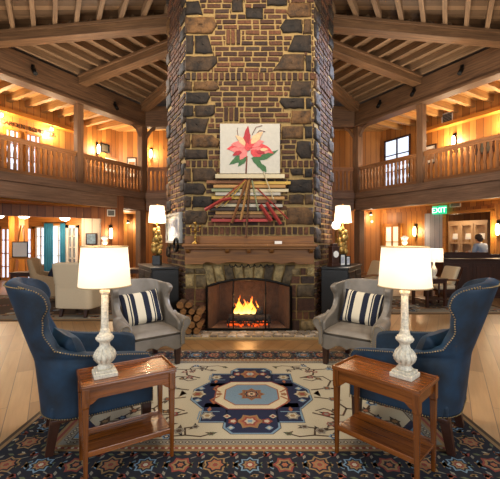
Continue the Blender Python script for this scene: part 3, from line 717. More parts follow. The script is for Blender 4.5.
# candlestick, card, side print, iron ring
c_ = E('candlestick', 'tall brass candlestick at the left end of the mantel', 'candlestick', (X(197), FY - .18, 1.45))
m = MB(); m.lathe([(.06, 0), (.06, .015), (.02, .03), (.015, .08), (.03, .1), (.012, .12), (.012, .2), (.03, .22), (.012, .24), (.012, .30), (.035, .32), (.02, .35)], n=14); m.build('stem', brass_m, c_)
m = MB()
for a in (-1, 1): m.tube([(0, 0, .2), (a * .06, 0, .19), (a * .075, 0, .26)], .008, 6); m.lathe([(.022, .26), (.022, .29)], (a * .075, 0, 0), 8)
m.build('arm', brass_m, c_)
m = MB(); m.b(X(274), X(281), FY - .17, FY - .16, 1.45, 1.495); tag(m.build('card', paper_m), 'small white card standing on the mantel right of centre', 'card')
e = Vector((-.51, .93, 0)).normalized(); nr = Vector((-e.y, e.x, 0)); nr = Vector((-abs(e.y), -abs(e.x), 0))
fr_ = E('framed_print', 'white framed print hung on the lit left side of the chimney', 'picture', (-1.06, FY, 0))
def frame_pic(parent, o, ex, nrm, x0, x1, z0, z1, fm, pm, fw=.03, dep=.03, inner=None):
    m = MB()
    m.box(o, ex, nrm, x0, x1, 0, dep, z1 - fw, z1); m.box(o, ex, nrm, x0, x1, 0, dep, z0, z0 + fw); m.box(o, ex, nrm, x0, x0 + fw, 0, dep, z0 + fw, z1 - fw, gr='z'); m.box(o, ex, nrm, x1 - fw, x1, 0, dep, z0 + fw, z1 - fw, gr='z')
    m.build('frame', fm, parent)
    m = MB(); m.box(o, ex, nrm, x0 + fw, x1 - fw, 0, dep * .5, z0 + fw, z1 - fw); pa = m.build('picture', pm, parent)
    if inner:
        m = MB(); w_ = (x1 - x0) * .2; h_ = (z1 - z0) * .22; m.box(o, ex, nrm, x0 + w_, x1 - w_, dep * .5, dep * .55, z0 + h_, z1 - h_); m.build('image', inner, parent)
sketch_m = plain('faded_print', '#b9bcc6', .7, .4, 14)
frame_pic(fr_, (0, 0), e, nr, .12, .98, 1.46, 1.98, grey_m, paper_m, .04, .06, sketch_m)
m = MB(); pts = [Vector((-1.06, FY, 0)) + e * (.28 + .11 * math.cos(a * PI / 8)) + nr * (.07) + Vector((0, 0, 1.43 + .11 * math.sin(a * PI / 8))) for a in range(17)]
m.tube(pts, .022, 6); tag(m.build('iron_ring', iron_m), 'dark wrought iron ring hung below the print on the chimney side', 'ornament')

# ================================================================== CABINETS, GOLD LAMPS
for s in (-1, 1):
    e2 = Vector((s * .51, .93)).normalized(); nn = Vector((s * abs(e2.y), -abs(e2.x)))
    org = Vector((s * 1.12, FY + .0)) + nn * .045
    cab = E('cabinet', 'black panelled sideboard against the %s face of the chimney' % NM[s], 'cabinet', (0, 0, 0))
    m = MB(); m.box(org, e2, nn, 0, 1.0, 0, .43, .06, 1.04); m.build('body', black_m, cab, .008)
    m = MB(); m.box(org, e2, nn, -.02, 1.02, 0, .45, 1.04, 1.08); m.build('top', black_m, cab, .008)
    m = MB(); m.box(org, e2, nn, .02, .98, .02, .41, 0, .06); m.build('plinth', black_m, cab)
    for k in range(2):
        m = MB(); x0 = .03 + k * .48; m.box(org, e2, nn, x0, x0 + .46, .43, .445, .1, 1.0)
        m.box(org, e2, nn, x0 + .06, x0 + .4, .445, .452, .18, .92); dr = m.build('door', black_m, cab, .004)
        m = MB(); q = org + e2 * (x0 + (.42 if k == 0 else .04)) + nn * .465; m.ball((q.x, q.y, .6), .016, 8); m.build('knob', brass_m, dr)
    m = MB(); m.box(org, e2, nn, .06, .94, .40, .43, .0, .0001) if False else None
    c = P(154 if s < 0 else 344.5, 266, 5.9); q = org + e2 * .62 + nn * .2
    lp = E('gold_lamp', 'gilt carved table lamp with white shade on the %s black sideboard' % NM[s], 'lamp', (q.x, q.y, 1.08), 0, 'gilt sideboard lamps')
    m = MB(); m.b(-.07, .07, -.07, .07, 0, .16); m.build('base', black_m, lp, .006)
    m = MB(); random.seed(5)
    for k in range(16):
        z = .2 + k * .028; m.ball((.05 * math.sin(k * 2.1), .05 * math.cos(k * 1.7), z), .05 * random.uniform(.6, 1.1), 7, None, (1, 1, 1.25))
    m.tube([(0, 0, .15), (.02, 0, .4), (-.01, 0, .55), (0, 0, .74)], .02, 8); m.build('carved_figure', gold_m, lp)
    m = MB(); m.lathe([(.150, .735), (.125, 1.03)], n=28)
    m.f = m.f[:-2]; m.uv = m.uv[:-2]; m.mi = m.mi[:-2]; m.sm = m.sm[:-2]
    m.build('shade', shade_m, lp)
    m = MB(); m.tube([(-.127, 0, 1.0), (.127, 0, 1.0)], .004, 5); m.tube([(0, 0, .74), (0, 0, 1.06)], .006, 6); m.ball((0, 0, 1.06), .014, 6); m.build('finial', brass_m, lp)
    light('POINT', (q.x, q.y, 1.08 + .86), 22, SOFT, .06)
random.seed(11)
e2 = Vector((.51, .93)).normalized(); nn = Vector((abs(e2.y), -abs(e2.x))); org = Vector((1.12, FY)) + nn * .045
ck = E('mantel_clock', 'small dark wooden bracket clock on the right sideboard next to the chimney', 'clock', tuple(org + e2 * .14 + nn * .17) + (1.08,), .5)
m = MB(); m.b(-.09, .09, -.06, .06, 0, .05); m.b(-.075, .075, -.05, .05, .05, .30); m.b(-.085, .085, -.055, .055, .30, .33); m.b(-.05, .05, -.04, .04, .33, .37); m.build('case', darkw_m, ck, .006)
m = MB(); m.prism([(.055 * math.cos(a * PI / 10), .055 * math.sin(a * PI / 10)) for a in range(20)], (0, -.05, .2), (1, 0, 0), (0, 0, 1), (0, -1, 0), 0, .006); m.build('dial', paper_m, ck)
for k, (a, b, sz, lb) in enumerate(((.30, .27, .16, 'small black framed photo leaning beside the clock'), (.42, .33, .13, 'smaller standing photo frame at the foot of the gilt lamp'))):
    q = org + e2 * a + nn * b
    pf = E('photo_frame', lb, 'photo frame', (q.x, q.y, 1.08), .55)
    frame_pic(pf, (0, 0), (1, 0), (0, -1), -sz * .4, sz * .4, 0, sz * 1.25, black_m, paper_m, .015, .015, sketch_m)

gq = Vector((86 / F * 6.05, 6.05)); gl = E('globe_lamp', 'small lamp with a glowing white globe behind the gilt lamp on the right sideboard', 'lamp', (gq.x, gq.y, 1.08))
m = MB(); m.lathe([(.06, 0), (.06, .02), (.015, .04), (.02, .3), (.012, .6), (.03, .62)], n=12); m.build('base', brass_m, gl)
m = MB(); m.ball((0, 0, .69), .075, 12); m.build('globe', emis('globe_glass', '#fff4e2', 2.5), gl)
ot = E('occasional_table', 'small dark round drinks table just visible beyond the left blue chair', 'table', (-1.36, 3.5, .0135))
m = MB(); m.lathe([(.11, .445), (.12, .455), (.12, .47), (.11, .475)], n=20); m.build('table_top', darkw_m, ot)
m = MB(); m.lathe([(.018, .03), (.03, .12), (.014, .3), (.02, .45)], n=10); m.build('stem', darkw_m, ot)
m = MB(); m.lathe([(.10, 0), (.10, .012), (.02, .04)], n=16); m.build('base', darkw_m, ot)

# ================================================================== RUG
RC = Vector((0.0, 3.41)); RX, RY = 1.85, 1.31
def cloth(name, c, var=.2): return plain(name, c, .95, var, 180, .25)
rm = {k: cloth('rug_' + k, v) for k, v in dict(ivory='#b2a88f', navy='#101a3a', ink='#11131f', sky='#6d8698', red='#7e3a30', tan='#8a6c46', grey='#7c766a', brown='#463526', rust='#94593a', white='#c6b999', dark='#1c1918', green='#585c42').items()}
rug = MB(); LV = [0]
def poly2(pts, mm, lift): rug.face([(x, y, .010 + .0003 * lift) for x, y in pts], [(x, y) for x, y in pts], rm[mm])
def rect(x0, x1, y0, y1, mm, lift): poly2([(x0, y0), (x1, y0), (x1, y1), (x0, y1)], mm, lift)
def sym(pts, mm, lift):
    poly2(pts, mm, lift)
def flower(x, y, r, cols, lift, n=8, rot=0.0):
    for j, mm in enumerate(cols):
        rr = r * (1 - j / (len(cols) + .15)); pts = []
        for k in range(2 * n):
            q = rr * (1 if k % 2 == 0 else .72); a = PI * k / n + rot; pts.append((x + q * math.cos(a), y + q * math.sin(a)))
        poly2(pts, mm, lift + j)
def leaf(x, y, L, wv, a, mm, lift):
    c, s_ = math.cos(a), math.sin(a)
    poly2([(x + c * u - s_ * v, y + s_ * u + c * v) for u, v in ((0, 0), (L * .5, wv), (L, 0), (L * .5, -wv))], mm, lift)
def vine(pts, mm, wv, lift):
    for a, b in zip(pts, pts[1:]):
        a, b = Vector(a), Vector(b); d_ = (b - a).normalized(); nn_ = Vector((-d_.y, d_.x)) * wv * .5; e_ = d_ * wv * .4
        poly2([a - e_ - nn_, b + e_ - nn_, b + e_ + nn_, a - e_ + nn_], mm, lift)
bands = [(0, 'brown'), (.03, 'tan'), (.06, 'ink'), (.36, 'tan'), (.385, 'red'), (.41, 'tan'), (.435, 'grey'), (.50, 'brown'), (.51, 'ivory')]
for k, (b, mm) in enumerate(bands): rect(-RX + b, RX - b, -RY + b, RY - b, mm, k * .5)
BL = 5
def border_run(n, L, place):
    for k in range(n):
        u = -L / 2 + L * (k + .5) / n; x, y, a = place(u)
        if k % 3 == 0: flower(x, y, .095, ['tan', 'ink', 'rust', 'tan', 'red'], BL, 7, a)
        elif k % 3 == 1: flower(x, y, .085, ['sky', 'ink', 'tan', 'red', 'ivory'], BL, 8, a)
        else: flower(x, y, .085, ['red', 'tan', 'ink', 'rust'], BL, 6, a)
        c, s_ = math.cos(a), math.sin(a); h = L / n * .5
        for q in (-1, 1):
            for (du, dv, ang, col, ln, wv) in ((.09, .085 * q, .6 * q, 'red', .07, .016), (.085, -.03 * q, 2.2 * q, 'green', .06, .012), (h, .03 * q, -1.0 * q, 'tan', .08, .018), (.0, .11 * q, .2, 'tan', .06, .014), (.05, .12 * q, 2.6, 'ivory', .045, .01), (h, .09 * q, 1.9 * q, 'rust', .06, .018), (h - .03, .12 * q, .3, 'sky', .05, .014), (-.07, .12 * q, -.3, 'green', .06, .012), (h + .02, -.0, q * 1.2, 'sky', .05, .014), (-.1, .06 * q, 1.2 * q, 'grey', .05, .012)):
                leaf(x + c * du - s_ * dv, y + s_ * du + c * dv, ln, wv, a + ang, col, BL)
            vine([(x + c * .06 - s_ * .07 * q, y + s_ * .06 + c * .07 * q), (x + c * h - s_ * .10 * q, y + s_ * h + c * .10 * q)], 'grey', .008, BL)
border_run(15, 2 * RX - .2, lambda u: (u, -RY + .21, 0)); border_run(15, 2 * RX - .2, lambda u: (u, RY - .21, 0))
border_run(8, 2 * RY - .7, lambda u: (-RX + .21, u, PI / 2)); border_run(8, 2 * RY - .7, lambda u: (RX - .21, u, PI / 2))
for sgn in (-1, 1):                                            # little guard-stripe dots
    for k in range(56): flower(-RX + .5 + k * (2 * RX - 1.0) / 55, sgn * (RY - .468), .02, ['brown', 'ivory'], BL, 4)
    for k in range(40): flower(sgn * (RX - .468), -RY + .5 + k * (2 * RY - 1.0) / 39, .02, ['brown', 'ivory'], BL, 4)
    for k in range(60): flower(-RX + .42 + k * (2 * RX - .84) / 59, sgn * (RY - .397), .014, ['ivory'], BL, 4)
def med(pts, mm, lift, off=(0.015, -.05)): poly2([(x * .93 + off[0], y + off[1]) for x, y in pts], mm, lift)
def out(pts, g):                                               # grow outline about its centre
    c = sum((Vector(p) for p in pts), Vector((0, 0))) / len(pts); return [tuple(c + (Vector(p) - c).normalized() * ((Vector(p) - c).length + g)) for p in pts]
vl = [(-.23, .2), (-.23, .59), (-.16, .67), (.16, .67), (.23, .59), (.23, .2)]
sl = [(.26, .26), (.48, .26), (.60, .10), (.60, -.10), (.48, -.26), (.26, -.26)]
sq = [(.24, .18), (.46, .18), (.46, .50), (.24, .50)]
shp = []
for sg in (1, -1):
    shp.append([(x, sg * y) for x, y in vl]); shp.append([(sg * x, y) for x, y in sl])
    for sh_ in (1, -1): shp.append([(sg * x, sh_ * y) for x, y in sq])
for p in shp: med(out(p, .028), 'brown', 6)
for p in shp: med(out(p, .020), 'sky', 7)
for p in shp: med(p, 'navy', 8)
oct_ = lambda a, b, c: [(a, b - c), (a - c, b), (-a + c, b), (-a, b - c), (-a, -b + c), (-a + c, -b), (a - c, -b), (a, -b + c)]
med(oct_(.385, .30, .15), 'red', 10); med(oct_(.37, .285, .145), 'white', 11)
med(oct_(.285, .225, .12), 'rust', 12); med(oct_(.27, .21, .11), 'sky', 13)
flower(.015, -.05, .135, ['tan', 'red', 'tan', 'navy', 'rust', 'white', 'brown'], 14, 8)
for sg in (1, -1):
    flower(0, -.05 + sg * .50, .12, ['tan', 'rust', 'red', 'ivory', 'sky'], 14, 6)
    for dx in (-.14, .14): flower(dx, -.05 + sg * .50, .05, ['red', 'ivory'], 14, 5); flower(dx * 1.1, -.05 + sg * .60, .035, ['sky', 'ivory'], 14, 4); flower(dx * 1.4, -.05 + sg * .42, .035, ['ivory', 'red'], 14, 4)
    flower(sg * .51, -.05, .085, ['ivory', 'tan', 'red'], 14, 6)
    for dy in (-.13, .13): flower(sg * .49, -.05 + dy, .04, ['sky', 'ivory'], 14, 4)
    for sh_ in (1, -1):
        flower(sg * .365, -.05 + sh_ * .41, .07, ['grey', 'ivory', 'tan'], 14, 6)
        leaf(sg * .36, -.05 + sh_ * .25, .1, .02, sh_ * 1.57, 'rust', 14); vine([(sg * .27, -.05 + sh_ * .34), (sg * .44, -.05 + sh_ * .34), (sg * .44, -.05 + sh_ * .47)], 'sky', .012, 14)
        vine([(sg * .30, -.05 + sh_ * .05), (sg * .37, -.05 + sh_ * .12), (sg * .33, -.05 + sh_ * .19)], 'rust', .022, 14)
    flower(sg * .315 + .015, -.05, .035, ['rust', 'tan'], 14, 5)
for sx in (1, -1):
    for sy in (1, -1):
        T = lambda pts: [(sx * x, -.03 + sy * y) for x, y in pts]
        vine(T([(.62, .08), (.78, .12), (.86, .30), (1.02, .34), (1.12, .20), (1.24, .24)]), 'brown', .020, 7)
        vine(T([(.55, .38), (.70, .46), (.74, .62), (.92, .64), (1.0, .50), (1.2, .52)]), 'brown', .020, 7)
        vine(T([(.86, .30), (.80, .42), (.66, .40)]), 'brown', .017, 7); vine(T([(.74, .62), (.56, .66)]), 'brown', .017, 7); vine(T([(.92, .64), (1.08, .68), (1.22, .66)]), 'brown', .017, 7)
        vine(T([(.44, .60), (.52, .62), (.50, .72), (.64, .74), (.70, .66), (.66, .56)]), 'brown', .016, 7); vine(T([(.30, .70), (.38, .74), (.50, .72)]), 'brown', .014, 7); vine(T([(.58, .34), (.66, .30), (.74, .36)]), 'brown', .014, 7)
        vine(T([(1.02, .34), (1.08, .44)]), 'brown', .017, 7)
        for (x, y, r, cc) in ((.78, .12, .05, ['grey', 'brown', 'rust']), (1.12, .20, .06, ['sky', 'navy', 'ivory']), (1.24, .25, .04, ['rust', 'brown']), (.66, .40, .045, ['red', 'grey']), (.92, .64, .055, ['grey', 'sky', 'navy']), (1.2, .52, .05, ['brown', 'tan']), (.56, .66, .05, ['grey', 'brown']), (1.22, .66, .04, ['sky', 'brown']), (1.02, .34, .045, ['brown', 'rust']), (.74, .55, .035, ['red', 'ivory']), (1.08, .46, .04, ['navy', 'sky']), (.44, .60, .035, ['grey', 'brown']), (.64, .74, .04, ['sky', 'navy', 'ivory']), (.66, .56, .04, ['red', 'grey', 'brown']), (.30, .70, .03, ['green', 'brown']), (.74, .36, .035, ['brown', 'tan'])):
            p = T([(x, y)])[0]; flower(p[0], p[1], r, cc, 8, 6)
            leaf(p[0], p[1], r * 1.9, r * .35, random.uniform(0, 6.28), 'brown', 7); leaf(p[0], p[1], r * 1.7, r * .3, random.uniform(0, 6.28), 'dark', 7)
        q0 = T([(1.34, .76), (1.08, .76), (1.34, .5)]); poly2(q0, 'navy', 6); q1 = T([(1.34, .76), (1.16, .76), (1.34, .58)]); poly2(q1, 'sky', 7)
        flower(*T([(1.28, .70)])[0], .045, ['red', 'ivory'], 9, 6)
        q0 = T([(.62, .0), (.68, .07), (.68, -.07)]); poly2(q0, 'rust', 9)
i0 = len(rug.v)
rug.box((0, 0), (1, 0), (0, 1), -RX - .004, RX + .004, -RY - .004, RY + .004, 0.001, .009, rm['tan'])
ro = rug.build('area_rug', None, None, loc=(RC.x, RC.y, 0), keep=True)
tag(ro, 'large ivory and navy oriental rug with a central medallion between the blue chairs', 'rug')
# far rugs
for nm_, (x0, x1, y0, y1), lb in (('l', (-6.9, -2.0, 6.4, 9.4), 'patterned grey brown rug under the ivory armchairs at far left'), ('r', (2.4, 5.6, 7.0, 9.2), 'patterned rug under the reading table at far right')):
    rug = MB(); cx, cy = (x0 + x1) / 2, (y0 + y1) / 2; hx_, hy_ = (x1 - x0) / 2, (y1 - y0) / 2
    for k, (b, mm) in enumerate(((0, 'brown'), (.08, 'tan'), (.14, 'grey'), (.5, 'tan'), (.56, 'brown'))): rect(-hx_ + b, hx_ - b, -hy_ + b, hy_ - b, mm, k * .5)
    for k in range(80): flower(random.uniform(-hx_ + .15, hx_ - .15), random.uniform(-hy_ + .15, hy_ - .15), random.uniform(.07, .16), random.sample(['navy', 'ivory', 'tan', 'brown', 'rust', 'sky', 'grey'], 3), 5, 6)
    rug.box((0, 0), (1, 0), (0, 1), -hx_ - .003, hx_ + .003, -hy_ - .003, hy_ + .003, .001, .009, rm['tan'])
    tag(rug.build('area_rug', None, None, loc=(cx, cy, 0), keep=True), lb, 'rug')

# ================================================================== WING CHAIRS
def wing_chair(root, W, xb, xf, R, rows, recline, flare, crest, z0, mat, legm, seat_z, thick, scroll, nail=True, apron_scallop=False, splay=0.0):
    """rows: knots (z, front x of the shell edge); local +x is the way the chair faces"""
    b = W - R; arc = PI * R / 2
    def plan(u):
        sg = 1 if u >= 0 else -1; a = abs(u)
        if a <= b: return Vector((-xb, u)), 1.0
        if a <= b + arc:
            th = (a - b) / R; return Vector((-xb + R - R * math.cos(th), sg * (b + R * math.sin(th)))), 1.0 - .22 * th / (PI / 2)
        x = -xb + R + (a - b - arc); return Vector((x, sg * W)), .78
    def ulen(xe):
        e_ = xe + xb - R
        return b + arc + (e_ if e_ > 0 else max(-arc * .75, e_ * 1.2))
    ztop = rows[-1][0]; zarm = [z for z, x in rows if x >= xf - .04][-1]
    def pt(c, z):
        ue = ulen(cr_interp(rows, z)); u = c * ue; p, wb = plan(u)
        k = max(0, z - z0); up = max(0, z - zarm)
        x = p.x - recline * (k * .35 + up * .75) * wb * (1 if p.x < .1 else max(0, 1 - (p.x - .1) * 3.5))
        y = p.y * (1 + flare * max(0, z - .4)) + (splay * (1 if p.y > 0 else -1) * max(0, (p.x + xb - R)) * up if abs(p.y) > W * .9 else 0)
        if p.x > 0 and z < z0 + .12: pass
        zz = z
        if crest: zz = z + crest * max(0, math.cos(min(1, abs(u) / (W * 1.15)) * PI / 2)) * max(0, (z - (ztop - .3)) / .3)
        return Vector((x, y, zz))
    nc, nr = 44, 34; zs = [z0 + (ztop - z0) * k / nr for k in range(nr + 1)]
    m = MB(); m.grid([[pt(-1 + 2 * c / nc, z) for c in range(nc + 1)] for z in zs], False, None, True)
    sh = m.build('shell', mat, root, sub=1, keep=True)
    md = sh.modifiers.new('solid', 'SOLIDIFY'); md.thickness = thick; md.offset = 1; md.use_even_offset = False
    # order: solidify before subsurf
    sh.modifiers.move(1, 0)
    if nail:
        m = MB(); line = [pt(-.985, z) for z in zs] + [pt(-.985 + 1.97 * c / nc, ztop - .012) for c in range(nc + 1)] + [pt(.985, z) for z in zs[::-1]] + [pt(.985 - 1.97 * c / nc, z0 + .015) for c in range(nc + 1)]
        acc = 0
        for p, q in zip(line, line[1:]):
            L = (q - p).length
            while acc < L:
                r_ = p.lerp(q, acc / L); cdir = Vector((r_.x + .05, r_.y, 0)); cdir.normalize(); m.ball(r_ + cdir * .002, .0052, 5); acc += .017
            acc -= L
        m.build('nailhead_trim', nail_m, root)
    iw = W - thick * .75
    m = MB(); m.b(-xb + .06, xf - .0, -iw - .01, iw + .01, z0 + .01, seat_z - .1); m.build('seat_base', mat, root, .02, seg=3)
    if apron_scallop:
        m = MB(); pl = [(-W + .02, seat_z - .08)] + [(-W + .02 + (2 * W - .04) * k / 24, z0 - .01 + .035 * math.sin(PI * 2 * abs(k - 12) / 12) * (1 if True else 0)) for k in range(25)] + [(W - .02, seat_z - .08)]
        m.prism(pl, (xf - .02, 0, 0), (0, 1, 0), (0, 0, 1), (1, 0, 0), 0, .035); m.build('apron', mat, root, .008)
    m = MB(); rowsc = []
    sx0, sx1 = -xb + .07, xf + .025
    n1, n2 = 16, 16
    def cush(u, v, top):
        x = sx0 + (sx1 - sx0) * (u + 1) / 2; y = iw * v; e_ = (1 - abs(u) ** 6) * (1 - abs(v) ** 6)
        return (x, y, seat_z - .05 + (1 if top else -1) * .058 * max(0, e_) ** .45)
    m.grid([[cush(-1 + 2 * a / n1, -1 + 2 * c / n2, True) for c in range(n2 + 1)] for a in range(n1 + 1)]); m.grid([[cush(-1 + 2 * a / n1, -1 + 2 * c / n2, False) for c in range(n2 + 1)] for a in range(n1 + 1)])
    m.build('seat_cushion', mat, root)
    if scroll:
        for sg in (-1, 1):
            m = MB(); za = zarm
            m.tube([(-xb + .30, sg * (W + .0), za + .05), (0.0, sg * (W + .012), za - .005), (xf - .06, sg * (W + .02), za - .02), (xf + .02, sg * (W + .025), za - .025)], [.05, .058, .064, .066], 14); m.build('arm_roll', mat, root, .012)
            m = MB(); n_ = 14; prof = []
            cz = za - .025; cy = W + .025
            for k in range(n_ + 1): a = -.35 + (PI + .7) * k / n_; prof.append((cy + .055 * math.cos(a), cz + .055 * math.sin(a)))
            prof += [(W - .055, z0 + .16), (W - .055, z0 + .01), (W + .0, z0 + .01), (W + .005, z0 + .16)]
            m.prism([(sg * y, z) for y, z in prof], (xf + .005, 0, 0), (0, 1, 0), (0, 0, 1), (1, 0, 0), 0, .03); m.build('arm_front', mat, root, .008)
            m = MB()
            for k in range(len(prof)):
                p, q = Vector(prof[k]), Vector(prof[(k + 1) % len(prof)]); cc = Vector((cy - .02, (z0 + za) / 2))
                ns = max(1, int((q - p).length / .02))
                for j in range(ns):
                    r_ = p.lerp(q, j / ns); m.ball((xf + .037, sg * (r_.x + (.006 if r_.x < cy - .03 else -.006)), r_.y), .006, 5)
            m.build('nailhead_trim', nail_m, root)
    for (lx, ly, rk) in ((xf - .05, W - .06, 0), (xf - .05, -W + .06, 0), (-xb + .10, W - .13, -.05), (-xb + .10, -W + .13, -.05)):
        m = MB(); a, c_ = .036, .026
        i = len(m.v); rows_l = [[(lx + rk + sx_ * c_, ly + sy_ * c_, 0) for sx_, sy_ in ((-1, -1), (1, -1), (1, 1), (-1, 1))], [(lx + sx_ * a, ly + sy_ * a, z0 + .03) for sx_, sy_ in ((-1, -1), (1, -1), (1, 1), (-1, 1))]]
        m.grid(rows_l, True, None, False, lambda p, q: (p * .3, q * .05), True); m.build('leg', legm, root, .004)
    return pt
def pillow(root_name, label, cat, loc, rot, w_, h_, t_, mat, group=None):
    m = MB(); n_ = 16
    for sg in (1, -1):
        rows_ = []
        for a in range(n_ + 1):
            u = -1 + 2 * a / n_; r_ = []
            for c in range(n_ + 1):
                v = -1 + 2 * c / n_; pin = 1 - .06 * (1 - u * u) * (abs(v) ** 4) ; pin2 = 1 - .06 * (1 - v * v) * (abs(u) ** 4)
                th = max(0, (1 - u ** 4) * (1 - v ** 4)) ** .6
                r_.append((w_ / 2 * u * pin2, sg * t_ / 2 * th, h_ / 2 * v * pin + h_ / 2))
            rows_.append(r_)
        m.grid(rows_, False, None, True, lambda a, c: (a / n_, c / n_))
    ob = m.build(root_name, mat); ob.location = loc; ob.rotation_euler = rot
    return tag(ob, label, cat, group)
BLUE = [(.26, .36), (.60, .36), (.645, .33), (.668, .15), (.69, -.05), (.715, -.15), (.76, -.23), (.87, -.255), (.96, -.235), (1.06, -.19), (1.12, -.19), (1.16, -.22), (1.19, -.30)]
for s in (-1, 1):
    ang = math.radians(30) if s < 0 else math.radians(180 - 38)
    c = Vector((-1.223, 2.775)) if s < 0 else Vector((1.286, 2.81))
    rt = E('wing_chair', 'deep blue velvet wing chair with brass nailheads at the %s, seen from outside' % NM[s], 'armchair', (c.x, c.y, .0135), ang, 'blue wing chairs')
    wing_chair(rt, .36, .39, .36, .24, BLUE, .30, .06, .02, .26, velvet_m, darkw_m, .46, .085, False)
    m = MB(); m.b(-.33, .34, -.30, .30, .235, .265); m.build('base_rail', darkw_m, rt, .006)
    d_ = Vector((math.cos(ang), math.sin(ang))); n_ = Vector((-d_.y, d_.x)) * (1 if s < 0 else -1)
    q = c + d_ * (-.13) + n_ * (-.10)
    pillow('throw_pillow', 'blue velvet throw pillow lying in the %s blue wing chair' % NM[s], 'pillow', (q.x, q.y, .482), (math.radians(-20), 0, ang + PI / 2 + (-.25 * s)), .42, .38, .15, velvet_m, 'pillows on the blue chairs')
GREY = [(.24, .30), (.50, .30), (.53, .27), (.56, .12), (.60, .0), (.66, -.07), (.74, -.10), (.79, -.08), (.85, -.02), (.89, .0), (.92, -.04), (.935, -.10)]
for s in (-1, 1):
    f = Vector((-s * .6, -.8)); ang = math.atan2(f.y, f.x); c = Vector((s * 1.275 + .02, 4.22))
    rt = E('wing_chair', 'taupe leather wing chair %s of the fireplace, angled to the viewer' % NM[s], 'armchair', (c.x, c.y, .0135), ang, 'leather wing chairs')
    wing_chair(rt, .34, .34, .30, .13, GREY, .22, .10, .05, .24, leather_m, darkw_m, .45, .07, True, False, True, .35)
    q = c + f * (-.08)
    pillow('striped_pillow', 'navy and cream striped pillow on the %s leather chair' % NM[s], 'pillow', (q.x, q.y, .468), (math.radians(-22), s * .08, ang + PI / 2), .50, .42, .14, stripe_m, 'striped pillows')

# ================================================================== SIDE TABLES AND LAMPS
def side_table(lb, c, ang):
    rt = E('side_table', lb, 'table', (c[0], c[1], .0135), ang, 'cherry side tables')
    L, D, H = .30, .165, .606
    m = MB(); m.b(-L, L, -D, D, H - .018, H); m.build('table_top', table_m, rt, .004)
    m = MB(); e_ = .012
    for a in ((-L, L, -D, -D + e_), (-L, L, D - e_, D), (-L, -L + e_, -D, D), (L - e_, L, -D, D)): m.b(a[0], a[1], a[2], a[3], H, H + .010)
    m.build('rim', table_m, rt, .002)
    for sg in (-1, 1):
        m = MB(); pl = [(-L + .03, H - .018), (-L + .03, H - .13), (-L + .07, H - .115), (-L + .10, H - .09), (L - .10, H - .09), (L - .07, H - .115), (L - .03, H - .13), (L - .03, H - .018)]
        m.prism(pl, (0, sg * (D - .025), 0), (1, 0, 0), (0, 0, 1), (0, 1, 0), -.008, .008); m.build('apron', table_m, rt, .002)
        m = MB(); m.b(sg * (L - .03) - .008, sg * (L - .03) + .008, -D + .03, D - .03, H - .09, H - .018, None, 'y'); m.build('apron', table_m, rt, .002)
        for s2 in (-1, 1):
            m = MB(); cx, cy = sg * (L - .028), s2 * (D - .025); rows_ = []
            for z, a in ((0, .011), (H - .14, .018), (H - .13, .021), (H - .018, .021)): rows_.append([(cx + x * a, cy + y * a, z) for x, y in ((-1, -1), (1, -1), (1, 1), (-1, 1))])
            m.grid(rows_, True, None, False, lambda p, q: (p * .2 + .1, q * .04), True); m.build('leg', table_m, rt, .002)
    m = MB(); m.b(-L + .02, L - .02, -D + .02, D - .02, .165, .180); m.b(-L + .02, L - .02, -D + .015, -D + .027, .165, .20); m.b(-L + .02, L - .02, D - .027, D - .015, .165, .20); m.build('shelf', table_m, rt, .003)
    return rt
side_table('cherry wood side table with lower shelf beside the left blue chair', (-.85, 2.38), math.radians(31))
side_table('cherry wood side table with lower shelf beside the right blue chair', (.905, 2.345), math.radians(-46))
def table_lamp(lb, x, y, rz):
    rt = E('table_lamp', lb, 'lamp', (x, y, .0135 + .606), rz, 'cream column lamps')
    m = MB(); m.b(-.072, .072, -.072, .072, 0, .028); m.b(-.062, .062, -.062, .062, .028, .045); m.build('plinth', cream_m, rt, .004)
    m = MB(); m.lathe([(.046, .045), (.050, .052), (.050, .060), (.040, .068), (.040, .078), (.052, .092), (.064, .112), (.067, .128), (.060, .150), (.044, .176), (.034, .196), (.031, .210), (.035, .220), (.050, .232), (.057, .244), (.057, .252), (.048, .258), (.048, .266), (.038, .270), (.034, .284)], n=24); m.build('turned_base', cream_m, rt)
    m = MB(); m.lathe([(.032, .284), (.030, .30), (.025, .31), (.0225, .535), (.027, .54), (.033, .552), (.033, .562), (.026, .568), (.033, .585), (.036, .592), (.02, .60)], n=8, smooth=False, sq=True); m.build('column', cream_m, rt, .0015)
    for q in range(12):
        a = 2 * PI * q / 12; m = MB(); m.tube([(.044 * math.cos(a), .044 * math.sin(a), .084), (.0655 * math.cos(a), .0655 * math.sin(a), .114), (.0685 * math.cos(a), .0685 * math.sin(a), .128), (.060 * math.cos(a), .060 * math.sin(a), .154), (.042 * math.cos(a), .042 * math.sin(a), .182)], [.003, .006, .007, .006, .003], 5); m.build('rib', cream_m, rt)
    m = MB(); m.lathe([(.012, .60), (.012, .70)], n=10); m.tube([(-.144, 0, .845), (.144, 0, .845)], .003, 5); m.tube([(0, 0, .70), (0, 0, .87)], .004, 6); m.build('socket', brass_m, rt)
    m = MB(); m.lathe([(.165, .590), (.145, .857)], n=36); m.f = m.f[:-2]; m.uv = m.uv[:-2]; m.mi = m.mi[:-2]; m.sm = m.sm[:-2]
    sh = m.build('shade', shade_m, rt)
    m = MB()
    for r_, z in ((.1665, .592), (.1465, .853)): m.tube([(r_ * math.cos(a * PI / 18), r_ * math.sin(a * PI / 18), z) for a in range(37)], .0045, 6)
    m.build('trim', trimsh_m, sh)
    m = MB(); m.lathe([(.008, .865), (.02, .88), (.012, .892), (.022, .905), (.026, .915), (.008, .925)], n=10); m.build('finial', cream_m, rt)
    light('POINT', (x, y, .62 + .74), 6, SOFT, .05)
